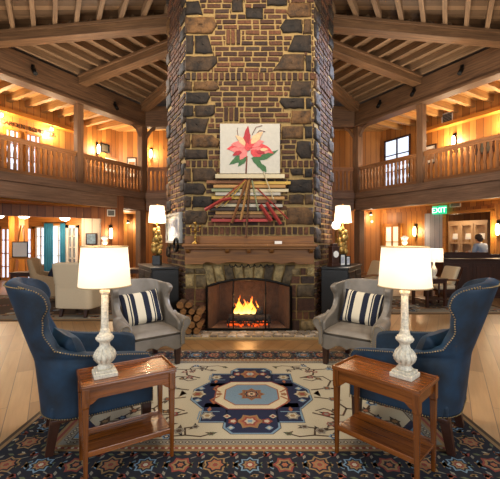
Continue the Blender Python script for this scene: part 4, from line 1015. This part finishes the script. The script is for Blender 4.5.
table_lamp('distressed cream column lamp with lit shade on the left side table', -.968, 2.30, math.radians(31))
table_lamp('distressed cream column lamp with lit shade on the right side table', 1.02, 2.275, math.radians(-46))

# ================================================================== WALL FITTINGS
def at_side(s, off, px, py):
    tt, z = on_side(s, off, px, py); o, d, n = side(s); return Vector((o[0] + d[0] * tt + n[0] * off, o[1] + d[1] * tt + n[1] * off, z))
def sconce(lb, p, nrm, energy, h=.34):
    ob = E('wall_sconce', lb, 'wall light', tuple(p), 0, 'wall sconces'); nrm = Vector((nrm[0], nrm[1], 0)).normalized(); tx = Vector((-nrm.y, nrm.x, 0))
    m = MB(); m.box((0, 0), tx, nrm, -.06, .06, 0, .03, -h / 2, h / 2 + .1); m.build('back_plate', iron_m, ob, .004)
    m = MB(); c = nrm * .09; m.lathe([(.035, -h / 2), (.05, -h / 4), (.05, h / 4), (.035, h / 2)], (c.x, c.y, 0), 12); m.build('glass', bulb_m, ob)
    m = MB(); m.tube([(0, 0, -h / 2 - .02), tuple(c + Vector((0, 0, -h / 2 - .02)))], .012, 6); m.lathe([(.04, -h / 2 - .03), (.04, -h / 2)], (c.x, c.y, 0), 12); m.build('bracket', iron_m, ob)
    q = p + nrm * .22; light('POINT', tuple(q), energy, WARM, .08)
def inn(s): o, d, n = side(s); return (-n[0], -n[1])
SW = 1.998
sconce('lit wall sconce on the upper left gallery wall near the dark picture', at_side(-1, SW, 97, 150), inn(-1), 70)
sconce('lit wall sconce on the back gallery wall left of the chimney', Vector(((151.5 - 250) / F * 14, 13.998, EYE + (240 - 155) / F * 14)), (0, -1), 60)
sconce('lit wall sconce on the upper right gallery wall', at_side(1, SW, 455, 142), inn(1), 80)
sconce('lit wall sconce at the upper right edge of the gallery', at_side(1, SW, 509, 124), inn(1), 80)
sconce('lit wall sconce on the lower right wall behind the lamp shade', at_side(1, SW, 416, 232), inn(1), 26)
sconce('lit wall sconce on the lower right wall beside the reception doorway', at_side(1, SW, 499, 230), inn(1), 26)
def at_head(px, py, off=0.0):
    k = (px - 250) / F; o = h0 - hn * off; tt = (k * o.y - o.x) / (hd.x - k * hd.y); q = o + hd * tt; return Vector((q.x, q.y, EYE + (240 - py) / F * q.y))
sconce('lit wall sconce on the panelled wall right of the left opening', at_head(110.5, 234, .002), (-hn.x, -hn.y), 26)
for s, px, py in ((-1, 128, 222), (1, 371, 214)):
    q = P(px, py, 13.7)
    ob = E('spotlight', 'small spotlight on the back wall %s' % ('right of the left sconce' if s < 0 else 'above the round thermostat'), 'spotlight', tuple(q))
    m = MB(); m.tube([(0, .3, .02), (0, .02, .02)], .018, 6); m.build('bracket', iron_m, ob)
    m = MB(); m.lathe([(.03, .06), (.055, .03), (.06, -.05)], n=12); m.build('can', iron_m, ob); m = MB(); m.lathe([(.05, -.052), (.045, -.045)], n=12); m.build('bulb', spot_m, ob)
    light('POINT', (q.x, q.y - .1, q.z - .15), 26, WARM, .05)
# pictures
def wall_pic(name, lb, s, px0, px1, py0, py1, fm, pm, inner=None):
    a, z1 = on_side(s, SW, px0, py0); b, z0_ = on_side(s, SW, px1, py1); o, d, n = side(s)
    _, za = on_side(s, SW, px0, py1)
    ob = E(name, lb, 'picture', (0, 0, 0)); oo = (o[0] + n[0] * SW, o[1] + n[1] * SW)
    frame_pic(ob, oo, d, (-n[0], -n[1]), min(a, b), max(a, b), za, z1, fm, pm, .05, .04, inner); return ob
warmpic_m = plain('sepia_print', '#a87a52', .7, .35, 8); bluepic_m = plain('blue_print', '#6f8ea8', .6, .45, 9); darkpic_m = plain('dark_print', '#3a3428', .6, .4, 9)
wall_pic('framed_picture', 'small dark framed picture beside the upper left sconce', -1, 100, 109, 143, 152, black_m, darkpic_m)
wall_pic('framed_picture', 'wide framed print on the upper left gallery wall behind the balustrade', -1, 103, 117, 156, 172, orange_m, paper_m, warmpic_m)
wall_pic('framed_picture', 'framed print on the upper right gallery wall next to the middle post', 1, 424, 437, 147, 166, darkw_m, paper_m, warmpic_m)
wall_pic('framed_picture', 'wide dark framed picture on the upper right gallery wall', 1, 476, 495, 140, 156, darkw_m, darkpic_m)
ob = E('framed_picture', 'dark framed sepia print on the back gallery wall left of chimney', 'picture', (0, 0, 0))
frame_pic(ob, (0, 13.998), (1, 0), (0, -1), (127 - 250) / F * 14, (137 - 250) / F * 14, 4.0, 4.85, darkw_m, paper_m, .05, .04, warmpic_m)
ob = E('framed_picture', 'narrow framed print low on the back wall right of the gilt lamp', 'picture', (0, 0, 0))
frame_pic(ob, (0, 13.998), (1, 0), (0, -1), (359 - 250) / F * 14, (364 - 250) / F * 14, 1.22, 1.80, darkw_m, paper_m, .03, .04, darkpic_m)
ob = E('framed_picture', 'blue framed picture on the cream wall of the left room', 'picture', (0, 0, 0))
frame_pic(ob, (0, 12.998), (1, 0), (0, -1), (86 - 250) / F * 13, (97 - 250) / F * 13, 1.32, 1.76, darkw_m, bluepic_m, .04, .04)
# vents
def vent(lb, o, ex, nrm, x0, x1, z0, z1):
    ob = E('air_vent', lb, 'vent', (0, 0, 0), 0, 'wall vents'); m = MB(); f_ = .025
    m.box(o, ex, nrm, x0, x1, 0, .025, z1 - f_, z1); m.box(o, ex, nrm, x0, x1, 0, .025, z0, z0 + f_); m.box(o, ex, nrm, x0, x0 + f_, 0, .025, z0, z1); m.box(o, ex, nrm, x1 - f_, x1, 0, .025, z0, z1); m.build('frame', white_m, ob)
    m = MB(); m.box(o, ex, nrm, x0 + f_, x1 - f_, 0, .004, z0 + f_, z1 - f_, black_m)
    nsl = 6
    for k in range(nsl): zz = z0 + f_ + (z1 - z0 - 2 * f_) * (k + .3) / nsl; m.box(o, ex, nrm, x0 + f_, x1 - f_, .004, .018, zz, zz + .012, grey_m)
    m.build('louvres', None, ob)
for s, (a, b, c, d_), lb in ((1, (442, 453, 115, 125), 'pale air vent high on the upper right gallery wall'), (1, (450, 461, 203.5, 208), 'wide air vent over the lower right doorway')):
    o, d, n = side(s); t1, z1 = on_side(s, SW, a, c); t2, _ = on_side(s, SW, b, c); _, z0_ = on_side(s, SW, a, d_)
    vent(lb, (o[0] + n[0] * SW, o[1] + n[1] * SW), d, (-n[0], -n[1]), t1, t2, z0_, z1)
q0, q1 = at_head(107, 210, .002), at_head(115, 217, .002)
vent('square air vent on the dark panelled wall at left', (q0.x, q0.y), hd, -hn, 0, (Vector((q1.x, q1.y)) - Vector((q0.x, q0.y))).length, q1.z, q0.z)
# gallery window
def pane_window(name, o, ex, nrm, x0, x1, z0, z1, nx, nz, fm, pm, dep=.06, fw=.06, mw=.025):
    m = MB(); m.box(o, ex, nrm, x0, x1, 0, dep, z1 - fw, z1); m.box(o, ex, nrm, x0, x1, 0, dep, z0, z0 + fw); m.box(o, ex, nrm, x0, x0 + fw, 0, dep, z0, z1, gr='z'); m.box(o, ex, nrm, x1 - fw, x1, 0, dep, z0, z1, gr='z')
    for k in range(1, nx): xx = x0 + (x1 - x0) * k / nx; m.box(o, ex, nrm, xx - mw, xx + mw, 0.006, dep * .8, z0 + fw, z1 - fw, gr='z')
    for k in range(1, nz): zz = z0 + (z1 - z0) * k / nz; m.box(o, ex, nrm, x0 + fw, x1 - fw, 0.006, dep * .8, zz - mw * .7, zz + mw * .7)
    w_ = m.build(name, fm); struct(w_)
    m = MB(); m.box(o, ex, nrm, x0 + fw * .5, x1 - fw * .5, 0.002, .006, z0 + fw * .5, z1 - fw * .5); m.build('panes', pm, w_)
    return w_
o, d, n = side(1); oo = (o[0] + n[0] * SW, o[1] + n[1] * SW); ni = (-n[0], -n[1])
t1, _ = on_side(1, SW, 386, 150); t2, _ = on_side(1, SW, 411, 150)
pane_window('window_1', oo, d, ni, t1 - .06, t2, 3.55, 5.45, 2, 3, darkw_m, sky_m)
# glazed door, lower right
pane_window('door_1', oo, d, ni, -.45, on_side(1, SW, 402, 240)[0], 0.0, 2.14, 2, 3, orange_m, lit_m, .07, .12)
# upper left glazed doors with the painted sign
o, d, n = side(-1); oL = (o[0] + n[0] * SW, o[1] + n[1] * SW); niL = (-n[0], -n[1])
for k, (a, b) in enumerate(((24, 41), (3, 20))):
    ta1, _ = on_side(-1, SW, a, 150); tb1, _ = on_side(-1, SW, b, 150)
    pane_window('door_%d' % (k + 2), oL, d, niL, min(ta1, tb1), max(ta1, tb1), 3.12, 4.92, 3, 4, orange_m, sky_m, .07, .07, .02)
ta1, za1 = on_side(-1, SW, 0, 119.5); tb1, zb1 = on_side(-1, SW, 46, 134.5)
def wall_text(me, name, mat, org, xdir, h):
    ob = bpy.data.objects.new(name, me); COL.objects.link(ob); me.materials.clear(); me.materials.append(mat)
    xd = Vector((xdir[0], xdir[1], 0)); zd = xd.cross(Vector((0, 0, 1))); ob.matrix_world = Matrix(((xd.x, 0, zd.x, org[0]), (xd.y, 0, zd.y, org[1]), (0, 1, 0, org[2]), (0, 0, 0, 1))); return ob
def text_mesh(txt, size, ext):
    fc = bpy.data.curves.new('lettering', 'FONT'); fc.body = txt; fc.size = size; fc.extrude = ext
    fo = bpy.data.objects.new('tmp', fc); COL.objects.link(fo); bpy.context.view_layer.update()
    dg = bpy.context.evaluated_depsgraph_get(); me = bpy.data.meshes.new_from_object(fo.evaluated_get(dg)); bpy.data.objects.remove(fo); return me
tS = max(ta1, tb1); LT = abs(ta1 - tb1); sg_ = E('wall_sign', 'dark raised lettering over the glazed doors of the upper left gallery', 'sign')
TXT = 'GARDEN BOUTIQUE'
for q, ch in enumerate(TXT):
    if ch == ' ': continue
    tq = tS - LT * 1.25 * q / len(TXT)
    pS = Vector((oL[0] + d[0] * tq + niL[0] * .012, oL[1] + d[1] * tq + niL[1] * .012, 5.0))
    lo = wall_text(text_mesh(ch, .18, .008), 'letter', darkw_m, pS, (-d[0], -d[1]), .2); mw = lo.matrix_world.copy(); lo.parent = sg_; lo.matrix_world = mw
# gallery downlights on the trim
for px, py in ((51.5, 127.5), (1, 112)):
    p = at_side(-1, 1.85, px, py); p.z = 5.17; ob = E('spotlight', 'bright little spotlight over the %s of the lettered gallery doors' % ('right end' if px > 20 else 'left end'), 'spotlight', tuple(p))
    m = MB(); m.lathe([(.05, .0), (.06, .1), (.03, .13)], n=12); m.build('can', white_m, ob); m = MB(); m.lathe([(.045, -.01), (.05, .002)], n=12); m.build('bulb', spot_m, ob)
    light('POINT', (p.x - niL[0] * -.05, p.y - niL[1] * -.05, p.z - .12), 70, WARM, .06)
# exit sign
o, d, n = side(1); te, ze = on_side(1, 1.85, 439.5, 210.5)
ex = E('exit_sign', 'lit green EXIT sign hanging over the grey panelling at right', 'sign', (0, 0, 0)); oE = (o[0] + n[0] * 1.85, o[1] + n[1] * 1.85)
m = MB(); m.box(oE, d, ni, te - .24, te + .24, -.03, .03, ze - .14, ze + .14); m.build('box', exit_m, ex, .01)
m = MB(); m.box(oE, d, ni, te - .02, te + .02, -.01, .01, ze + .14, 2.72); m.build('stem', grey_m, ex)
fc = bpy.data.curves.new('exit_text', 'FONT'); fc.body = 'EXIT'; fc.size = .25; fc.extrude = .004; fc.align_x = 'CENTER'
fo = bpy.data.objects.new('tmp', fc); COL.objects.link(fo); bpy.context.view_layer.update(); dg = bpy.context.evaluated_depsgraph_get(); me = bpy.data.meshes.new_from_object(fo.evaluated_get(dg)); bpy.data.objects.remove(fo)
ob = wall_text(me, 'lettering', exitw_m, (oE[0] + d[0] * te + ni[0] * .033, oE[1] + d[1] * te + ni[1] * .033, ze - .09), d, .2); mw = ob.matrix_world.copy(); ob.parent = ex; ob.matrix_world = mw
# spot cans on the girders
for s, lst in ((-1, ((33, 70), (115, 106))), (1, ((462, 70), (414, 92), (380, 104)))):
    for k, (px, py) in enumerate(lst):
        p = at_side(s, -.2, px, py); q = inn(s)
        ob = E('spotlight', 'black track spotlight on the %s girder, %s' % (NM[s], {(33, 70): 'near the frame edge', (115, 106): 'near the corner post', (462, 70): 'near the frame edge', (414, 92): 'above the middle post', (380, 104): 'near the corner post'}[(px, py)]), 'spotlight', tuple(p))
        m = MB(); m.box((0, 0), (1, 0), (0, 1), -.03, .03, -.03, .03, .02, .12); m.tube([(0, 0, .02), (q[0] * -.08, q[1] * -.08, .06)], .02, 6); m.build('bracket', iron_m, ob)
        m = MB(); m.tube([(0, 0, .03), (q[0] * .12, q[1] * .12, -.14)], .055, 10); m.build('can', iron_m, ob)
# thermostat
m = MB(); q = P(372, 222, 13.99); m.lathe([(.05, 0), (.05, .02)], n=14); ob = m.build('thermostat', white_m); ob.location = (q.x, 13.998, q.z); ob.rotation_euler = (PI / 2, 0, 0); tag(ob, 'small round white thermostat on the back wall at right', 'thermostat')

# ================================================================== LEFT ROOM
oB = (0, 12.998); exB, nB = (1, 0), (0, -1)
def bx(px): return (px - 250) / F * 13
pane_window('door_4', oB, exB, nB, bx(0), bx(13), 0, 2.0, 2, 4, orange_m, sky_m, .08, .10)
pane_window('door_5', oB, exB, nB, bx(25), bx(34), 0, 2.0, 1, 4, orange_m, sky_m, .08, .08)
pane_window('window_3', oB, exB, nB, bx(36.5), bx(46), .55, 2.0, 2, 4, white_m, sky_m, .06, .05)
pane_window('window_4', oB, exB, nB, bx(52), bx(66), .35, 2.05, 2, 3, white_m, sky_m, .06, .05)
pane_window('door_6', oB, exB, nB, bx(67), bx(79), 0, 2.05, 2, 5, white_m, plain('door_glass', '#8f97a0', .15), .09, .10)
for k, (a, b) in enumerate(((46, 55), (62, 67))):
    m = MB(); n_ = 40; rows_ = []
    for z in (.08, .6, 1.2, 2.12): rows_.append([(bx(a) + (bx(b) - bx(a)) * c / n_, 12.86 + .035 * math.sin(c * 2 * PI * (5 if k == 0 else 3) / n_), z) for c in range(n_ + 1)])
    m.grid(rows_); tag(m.build('curtain', teal_m, solid=.01), 'teal curtain hanging at the %s of the bright left room window' % ('left' if k == 0 else 'right'), 'curtain', 'teal curtains')
m = MB(); m.tube([(bx(44), 12.86, 2.14), (bx(68), 12.86, 2.14)], .015, 8); m.tube([(bx(45), 12.86, 2.14), (bx(45), 12.99, 2.14)], .01, 6); m.tube([(bx(67.5), 12.86, 2.14), (bx(67.5), 12.99, 2.14)], .01, 6); tag(m.build('curtain_rod', iron_m), 'thin dark rod carrying the teal curtains', 'curtain rod')
for px in (13.5, 23.5):
    q = P(px, 240, 11.6); m = MB(); m.b(-.10, .10, -.1, .1, 0, 2.55, None, 'z'); ob = m.build('wooden_column', orange_m, bevel=.01); ob.location = (q.x, 11.6, 0)
    tag(ob, 'honey coloured square column in the left room, %s' % ('at the easel' if px > 20 else 'near the frame edge'), 'column')
for k, (px, py) in enumerate(((-2, 216.5), (24, 217), (65, 218))):
    Yd = 10.9 if k < 2 else 12.2; q = P(px, py, Yd)
    ob = E('ceiling_light', 'glowing dome ceiling light in the left room, %s' % ('cut by the frame edge', 'above the easel', 'above the teal curtains')[k], 'ceiling light', (q.x, Yd, 2.55), 0, 'dome ceiling lights')
    m = MB(); m.lathe([(.03, -.0), (.03, -.22), (.14, -.24), (.15, -.26)], n=18); m.build('mount', brass_m, ob)
    m = MB(); m.lathe([(.17, -.26), (.15, -.32), (.09, -.36), (.01, -.375)], n=18); m.build('dome', dome_m, ob)
    light('POINT', (q.x, Yd, 2.0), 40, WARM, .1)
m = MB()
es = E('easel', 'wooden easel with a notice board standing in the left room', 'easel', tuple(P(21, 240, 10.4).xy) + (0,))
m.tube([(-.25, -.1, 0), (-.04, .05, 1.95)], .022, 5); m.tube([(.25, -.1, 0), (.04, .05, 1.95)], .022, 5); m.tube([(0, .5, 0), (0, .07, 1.9)], .022, 5); m.build('legs', orange_m, es)
m = MB(); m.b(-.30, .30, -.08, -.02, .93, .98); m.build('ledge', orange_m, es)
m = MB(); m.b(-.24, .24, -.05, -.03, .98, 1.46, black_m); m.b(-.21, .21, -.056, -.05, 1.01, 1.43, paper_m); m.build('notice_board', None, es)
def chair_simple(lb, c, ang, mat, grp):
    rt = E('armchair', lb, 'armchair', (c[0], c[1], .0135), ang, grp)
    wing_chair(rt, .39, .36, .36, .10, [(.16, .34), (.56, .34), (.60, .28), (.64, .0), (.72, -.2), (1.0, -.25), (1.04, -.26)], .16, .02, .02, .16, mat, darkw_m, .44, .10, False, False); return rt
chair_simple('ivory upholstered armchair seen from behind at far left', tuple(P(83, 240, 7.0).xy), math.radians(82), ivory_m, 'far left armchairs')
chair_simple('beige armchair seen side on beyond the console table', tuple(P(52, 240, 8.4).xy), math.radians(20), beige_m, 'far left armchairs')
q = P(48, 240, 8.35); pillow('throw_pillow', 'navy pillow in the beige armchair at far left', 'pillow', (q.x, q.y, .46), (math.radians(-20), 0, math.radians(-60)), .45, .42, .14, navyf_m)
def plain_table(name, lb, c, ang, L, D, H, mat, shelf=None, cat='table'):
    rt = E(name, lb, cat, (c[0], c[1], .0), ang)
    m = MB(); m.b(-L, L, -D, D, H - .03, H); m.build('table_top', mat, rt, .005)
    m = MB(); m.b(-L + .04, L - .04, -D + .03, D - .03, H - .11, H - .03); m.build('apron', mat, rt)
    for a in (-1, 1):
        for b in (-1, 1): m = MB(); m.b(a * (L - .05) - .028, a * (L - .05) + .028, b * (D - .05) - .028, b * (D - .05) + .028, 0, H - .03, None, 'z'); m.build('leg', mat, rt, .004)
    if shelf: m = MB(); m.b(-L + .03, L - .03, -D + .03, D - .03, shelf, shelf + .02); m.build('shelf', mat, rt)
    return rt
tb_ = plain_table('console_table', 'dark wood console table behind the left blue chair', tuple(P(38, 240, 9.2).xy), 0.12, .62, .2, .66, darkw_m)
plain_table('sofa_table', 'dark brown table end showing left of the black sideboard', tuple(P(133, 240, 8.6).xy), 0, .42, .25, .80, darkw_m)

# ================================================================== RIGHT SIDE
dk = E('reception_desk', 'tall dark panelled reception desk at the right edge', 'desk', (5.03 + .9, 9.2, 0), math.radians(-4))
m = MB(); m.b(-.86, 1.9, -.25, .3, .1, .98); m.build('body', darkw_m, dk, .008)
m = MB(); m.b(-.9, 1.95, -.30, .36, .98, 1.02); m.build('top', darkw_m, dk, .008)
m = MB(); m.b(-.84, 1.88, -.22, .28, 0, .1); m.build('plinth', darkw_m, dk)
for k in range(4):
    m = MB(); x = -.80 + k * .68; m.b(x, x + .60, -.265, -.25, .2, .90); m.b(x + .08, x + .52, -.278, -.265, .28, .82); m.build('panel', darkw_m, dk, .005)
m = MB(); m.b(-.9, 1.95, .30, .36, 1.02, 1.12); m.b(-.55, .6, .30, .36, 1.12, 1.17); m.build('ledge', darkw_m, dk, .006)
# glazed white cabinet doors beyond the doorway
o, d, n = side(1); oG = (o[0] + n[0] * 3.4, o[1] + n[1] * 3.4)
tg0, _ = on_side(1, 3.4, 448, 230); tg1, _ = on_side(1, 3.4, 488, 230)
gc = E('display_cabinet', 'white framed glazed display cabinet lit inside, beyond the right doorway', 'cabinet', (0, 0, 0))
peach_m = plain('peach_cream_paint', '#d8b48a', .5, .06)
m = MB(); m.box(oG, d, ni, tg0, tg1, -.35, -.32, 0, 2.15); m.box(oG, d, ni, tg0, tg0 + .05, -.32, 0, 0, 2.15, gr='z'); m.box(oG, d, ni, tg1 - .05, tg1, -.32, 0, 0, 2.15, gr='z'); m.box(oG, d, ni, tg0, tg1, -.32, .03, 2.1, 2.2); m.box(oG, d, ni, tg0, tg1, -.32, 0, 0, .1); m.build('carcass', peach_m, gc)
for k in range(2): m = MB(); m.box(oG, d, ni, tg0 + .05, tg1 - .05, -.32, -.03, .75 + k * .62, .78 + k * .62); m.build('shelf', peach_m, gc)
wd = (tg1 - tg0) / 3
for k in range(3):
    a, b = tg0 + k * wd + .01, tg0 + (k + 1) * wd - .01; m = MB(); f_ = .07
    m.box(oG, d, ni, a, a + f_, 0, .035, .1, 2.1, gr='z'); m.box(oG, d, ni, b - f_, b, 0, .035, .1, 2.1, gr='z')
    for z in (.1, .72, 1.36, 2.03): m.box(oG, d, ni, a + f_, b - f_, 0, .035, z, z + .07)
    dr = m.build('door', peach_m, gc); m = MB(); m.box(oG, d, ni, a + f_, b - f_, .012, .018, .17, 2.03); m.build('glass', glasspane_m, dr)
    for j in range(2):
        qz = .79 + j * .62; qx = (a + b) / 2; pp = (oG[0] + d[0] * qx - ni[0] * .17, oG[1] + d[1] * qx - ni[1] * .17, qz - .01)
        ob = E('shelf_lamp' if j else 'vase', '%s on the %s shelf of the glazed cabinet, %s' % ('small lit lamp' if j else 'pale vase', 'upper' if j else 'lower', ('left', 'middle', 'right')[k]), 'lamp' if j else 'vase', pp)
        if j:
            m = MB(); m.lathe([(.05, 0), (.02, .03), (.02, .16)], n=10); m.build('base', brass_m, ob); m = MB(); m.lathe([(.14, .13), (.12, .34)], n=14); m.build('shade', shade2_m, ob)
        else:
            m = MB(); m.lathe([(.05, 0), (.10, .14), (.09, .22), (.04, .30), (.055, .34)], n=14); ob2 = m.build('body', white_m, ob)
light('POINT', (oG[0] + d[0] * (tg0 + tg1) / 2 + ni[0] * .7, oG[1] + d[1] * (tg0 + tg1) / 2 + ni[1] * .7, 2.2), 16, WARM, .1)
# reading table, lamp, wooden armchair
q = P(429, 240, 7.9); plain_table('reading_table', 'small dark table with lower shelf at far right', tuple(q.xy), .3, .3, .25, .63, darkw_m, .15)
bpy.data.objects['reading_table'].location.z = .0135
q2 = P(434, 240, 7.9); lp = E('drum_lamp', 'cream lamp with white drum shade on the small dark table at right', 'lamp', (q2.x, q2.y, .643))
m = MB(); m.lathe([(.075, 0), (.075, .02), (.03, .04), (.06, .12), (.07, .18), (.03, .26), (.015, .3), (.015, .40)], n=16); m.build('base', cream_m, lp)
m = MB(); m.lathe([(.19, .37), (.185, .67)], n=26); m.f = m.f[:-2]; m.uv = m.uv[:-2]; m.mi = m.mi[:-2]; m.sm = m.sm[:-2]; m.build('shade', shade2_m, lp)
m = MB(); m.tube([(-.18, 0, .6), (.18, 0, .6)], .004, 5); m.tube([(0, 0, .38), (0, 0, .69)], .006, 5); m.build('socket', brass_m, lp); light('POINT', (q2.x, q2.y, 1.17), 8, SOFT, .05)
def wood_chair(lb, c, ang, cush, z=.0135):
    rt = E('wooden_armchair', lb, 'armchair', (c[0], c[1], z), ang, 'wood framed armchairs')
    for sg in (-1, 1):
        m = MB(); m.tube([(.30, sg * .3, 0), (.28, sg * .3, .58)], .024, 6); m.build('leg', darkw_m, rt)
        m = MB(); m.tube([(-.40, sg * .3, 0), (-.22, sg * .3, .40), (-.42, sg * .3, .92)], .024, 6); m.build('leg', darkw_m, rt)
        m = MB(); m.tube([(-.30, sg * .3, .60), (0, sg * .31, .62), (.34, sg * .31, .58)], .028, 6); m.build('arm', rail_m, rt)
    m = MB(); m.b(-.24, .3, -.3, .3, .30, .35); m.build('seat_frame', darkw_m, rt)
    m = MB(); m.b(-.24, .31, -.28, .28, .35, .47); m.build('seat_cushion', cush, rt, .04, seg=3)
    m = MB(); m.prism([(-.22, .46), (-.10, .46), (-.30, .96), (-.42, .96)], (0, -.27, 0), (1, 0, 0), (0, 0, 1), (0, 1, 0), 0, .54); m.build('back_cushion', cush, rt, .04, seg=3); return rt
wood_chair('wood framed armchair with cream cushions beside the drum lamp', tuple(P(441, 240, 8.5).xy), math.radians(188), ivory_m).scale = (.88, .88, .88)
wood_chair('dark armchair half hidden behind the right leather chair', tuple(P(366, 240, 9.0).xy), math.radians(190), ivory_m, 0)

# ================================================================== PERSON behind the desk
def skin_body(name, joints, bones, mat, parent, sub=2):
    me = bpy.data.meshes.new(name); keys = list(joints); me.from_pydata([joints[k][0] for k in keys], [(keys.index(a), keys.index(b)) for a, b in bones], [])
    ob = bpy.data.objects.new(name, me); COL.objects.link(ob); ob.parent = parent; me.materials.append(mat)
    md = ob.modifiers.new('skin', 'SKIN'); md.use_smooth_shade = True
    for k, v in zip(keys, me.skin_vertices[0].data): v.radius = joints[k][1] if isinstance(joints[k][1], tuple) else (joints[k][1],) * 2; v.use_root = (k == keys[0])
    ob.modifiers.new('sub', 'SUBSURF').render_levels = sub; return ob
pq = P(483, 240, 10.1)
pe = E('person', 'person in a grey blue shirt bending behind the reception desk', 'person', (pq.x, pq.y, 0), math.radians(200))
J = dict(pelvis=((0, 0, .92), (.15, .11)), belly=((0, -.03, 1.06), (.14, .11)), chest=((0, -.08, 1.26), (.17, .12)), neckb=((0, -.10, 1.40), .075), neck=((0, -.12, 1.45), .055), jaw=((0, -.15, 1.50), .07), head=((0, -.145, 1.56), .088), crown=((0, -.14, 1.61), .06),
         ls=((-.19, -.08, 1.35), .062), le=((-.25, -.10, 1.10), .045), lw=((-.20, -.32, 1.13), .032), lh=((-.18, -.40, 1.15), .03), rs=((.19, -.08, 1.35), .062), re=((.25, -.10, 1.10), .045), rw=((.20, -.32, 1.13), .032), rh=((.18, -.40, 1.15), .03),
         lp=((-.10, 0, .86), .10), lk=((-.11, -.03, .48), .065), la=((-.11, .02, .09), .042), lf=((-.12, -.14, .04), .035), rp=((.10, 0, .86), .10), rk=((.11, -.03, .48), .065), ra=((.11, .02, .09), .042), rf=((.12, -.14, .04), .035))
Bn = [('pelvis', 'belly'), ('belly', 'chest'), ('chest', 'neckb'), ('neckb', 'neck'), ('neck', 'jaw'), ('jaw', 'head'), ('head', 'crown'), ('chest', 'ls'), ('ls', 'le'), ('le', 'lw'), ('lw', 'lh'), ('chest', 'rs'), ('rs', 're'), ('re', 'rw'), ('rw', 'rh'), ('pelvis', 'lp'), ('lp', 'lk'), ('lk', 'la'), ('la', 'lf'), ('pelvis', 'rp'), ('rp', 'rk'), ('rk', 'ra'), ('ra', 'rf')]
skin_body('body', J, Bn, skin_m, pe)
S = {k: (J[k][0], (J[k][1][0] + .02, J[k][1][1] + .02) if isinstance(J[k][1], tuple) else J[k][1] + .014) for k in ('pelvis', 'belly', 'chest', 'neckb', 'ls', 'le', 'rs', 're')}
skin_body('shirt', S, [('pelvis', 'belly'), ('belly', 'chest'), ('chest', 'neckb'), ('chest', 'ls'), ('ls', 'le'), ('chest', 'rs'), ('rs', 're')], shirt_m, pe)
S = {k: (J[k][0], (J[k][1][0] + .012, J[k][1][1] + .012) if isinstance(J[k][1], tuple) else J[k][1] + .014) for k in ('pelvis', 'lp', 'lk', 'la', 'rp', 'rk', 'ra')}
skin_body('trousers', S, [('pelvis', 'lp'), ('lp', 'lk'), ('lk', 'la'), ('pelvis', 'rp'), ('rp', 'rk'), ('rk', 'ra')], trouser_m, pe)
m = MB(); m.ball((0, -.13, 1.59), .105, 14, None, (.95, 1.05, .95)); m.ball((0, -.09, 1.54), .085, 12, None, (1.05, 1, 1.1)); m.build('hair', hair_m, pe)
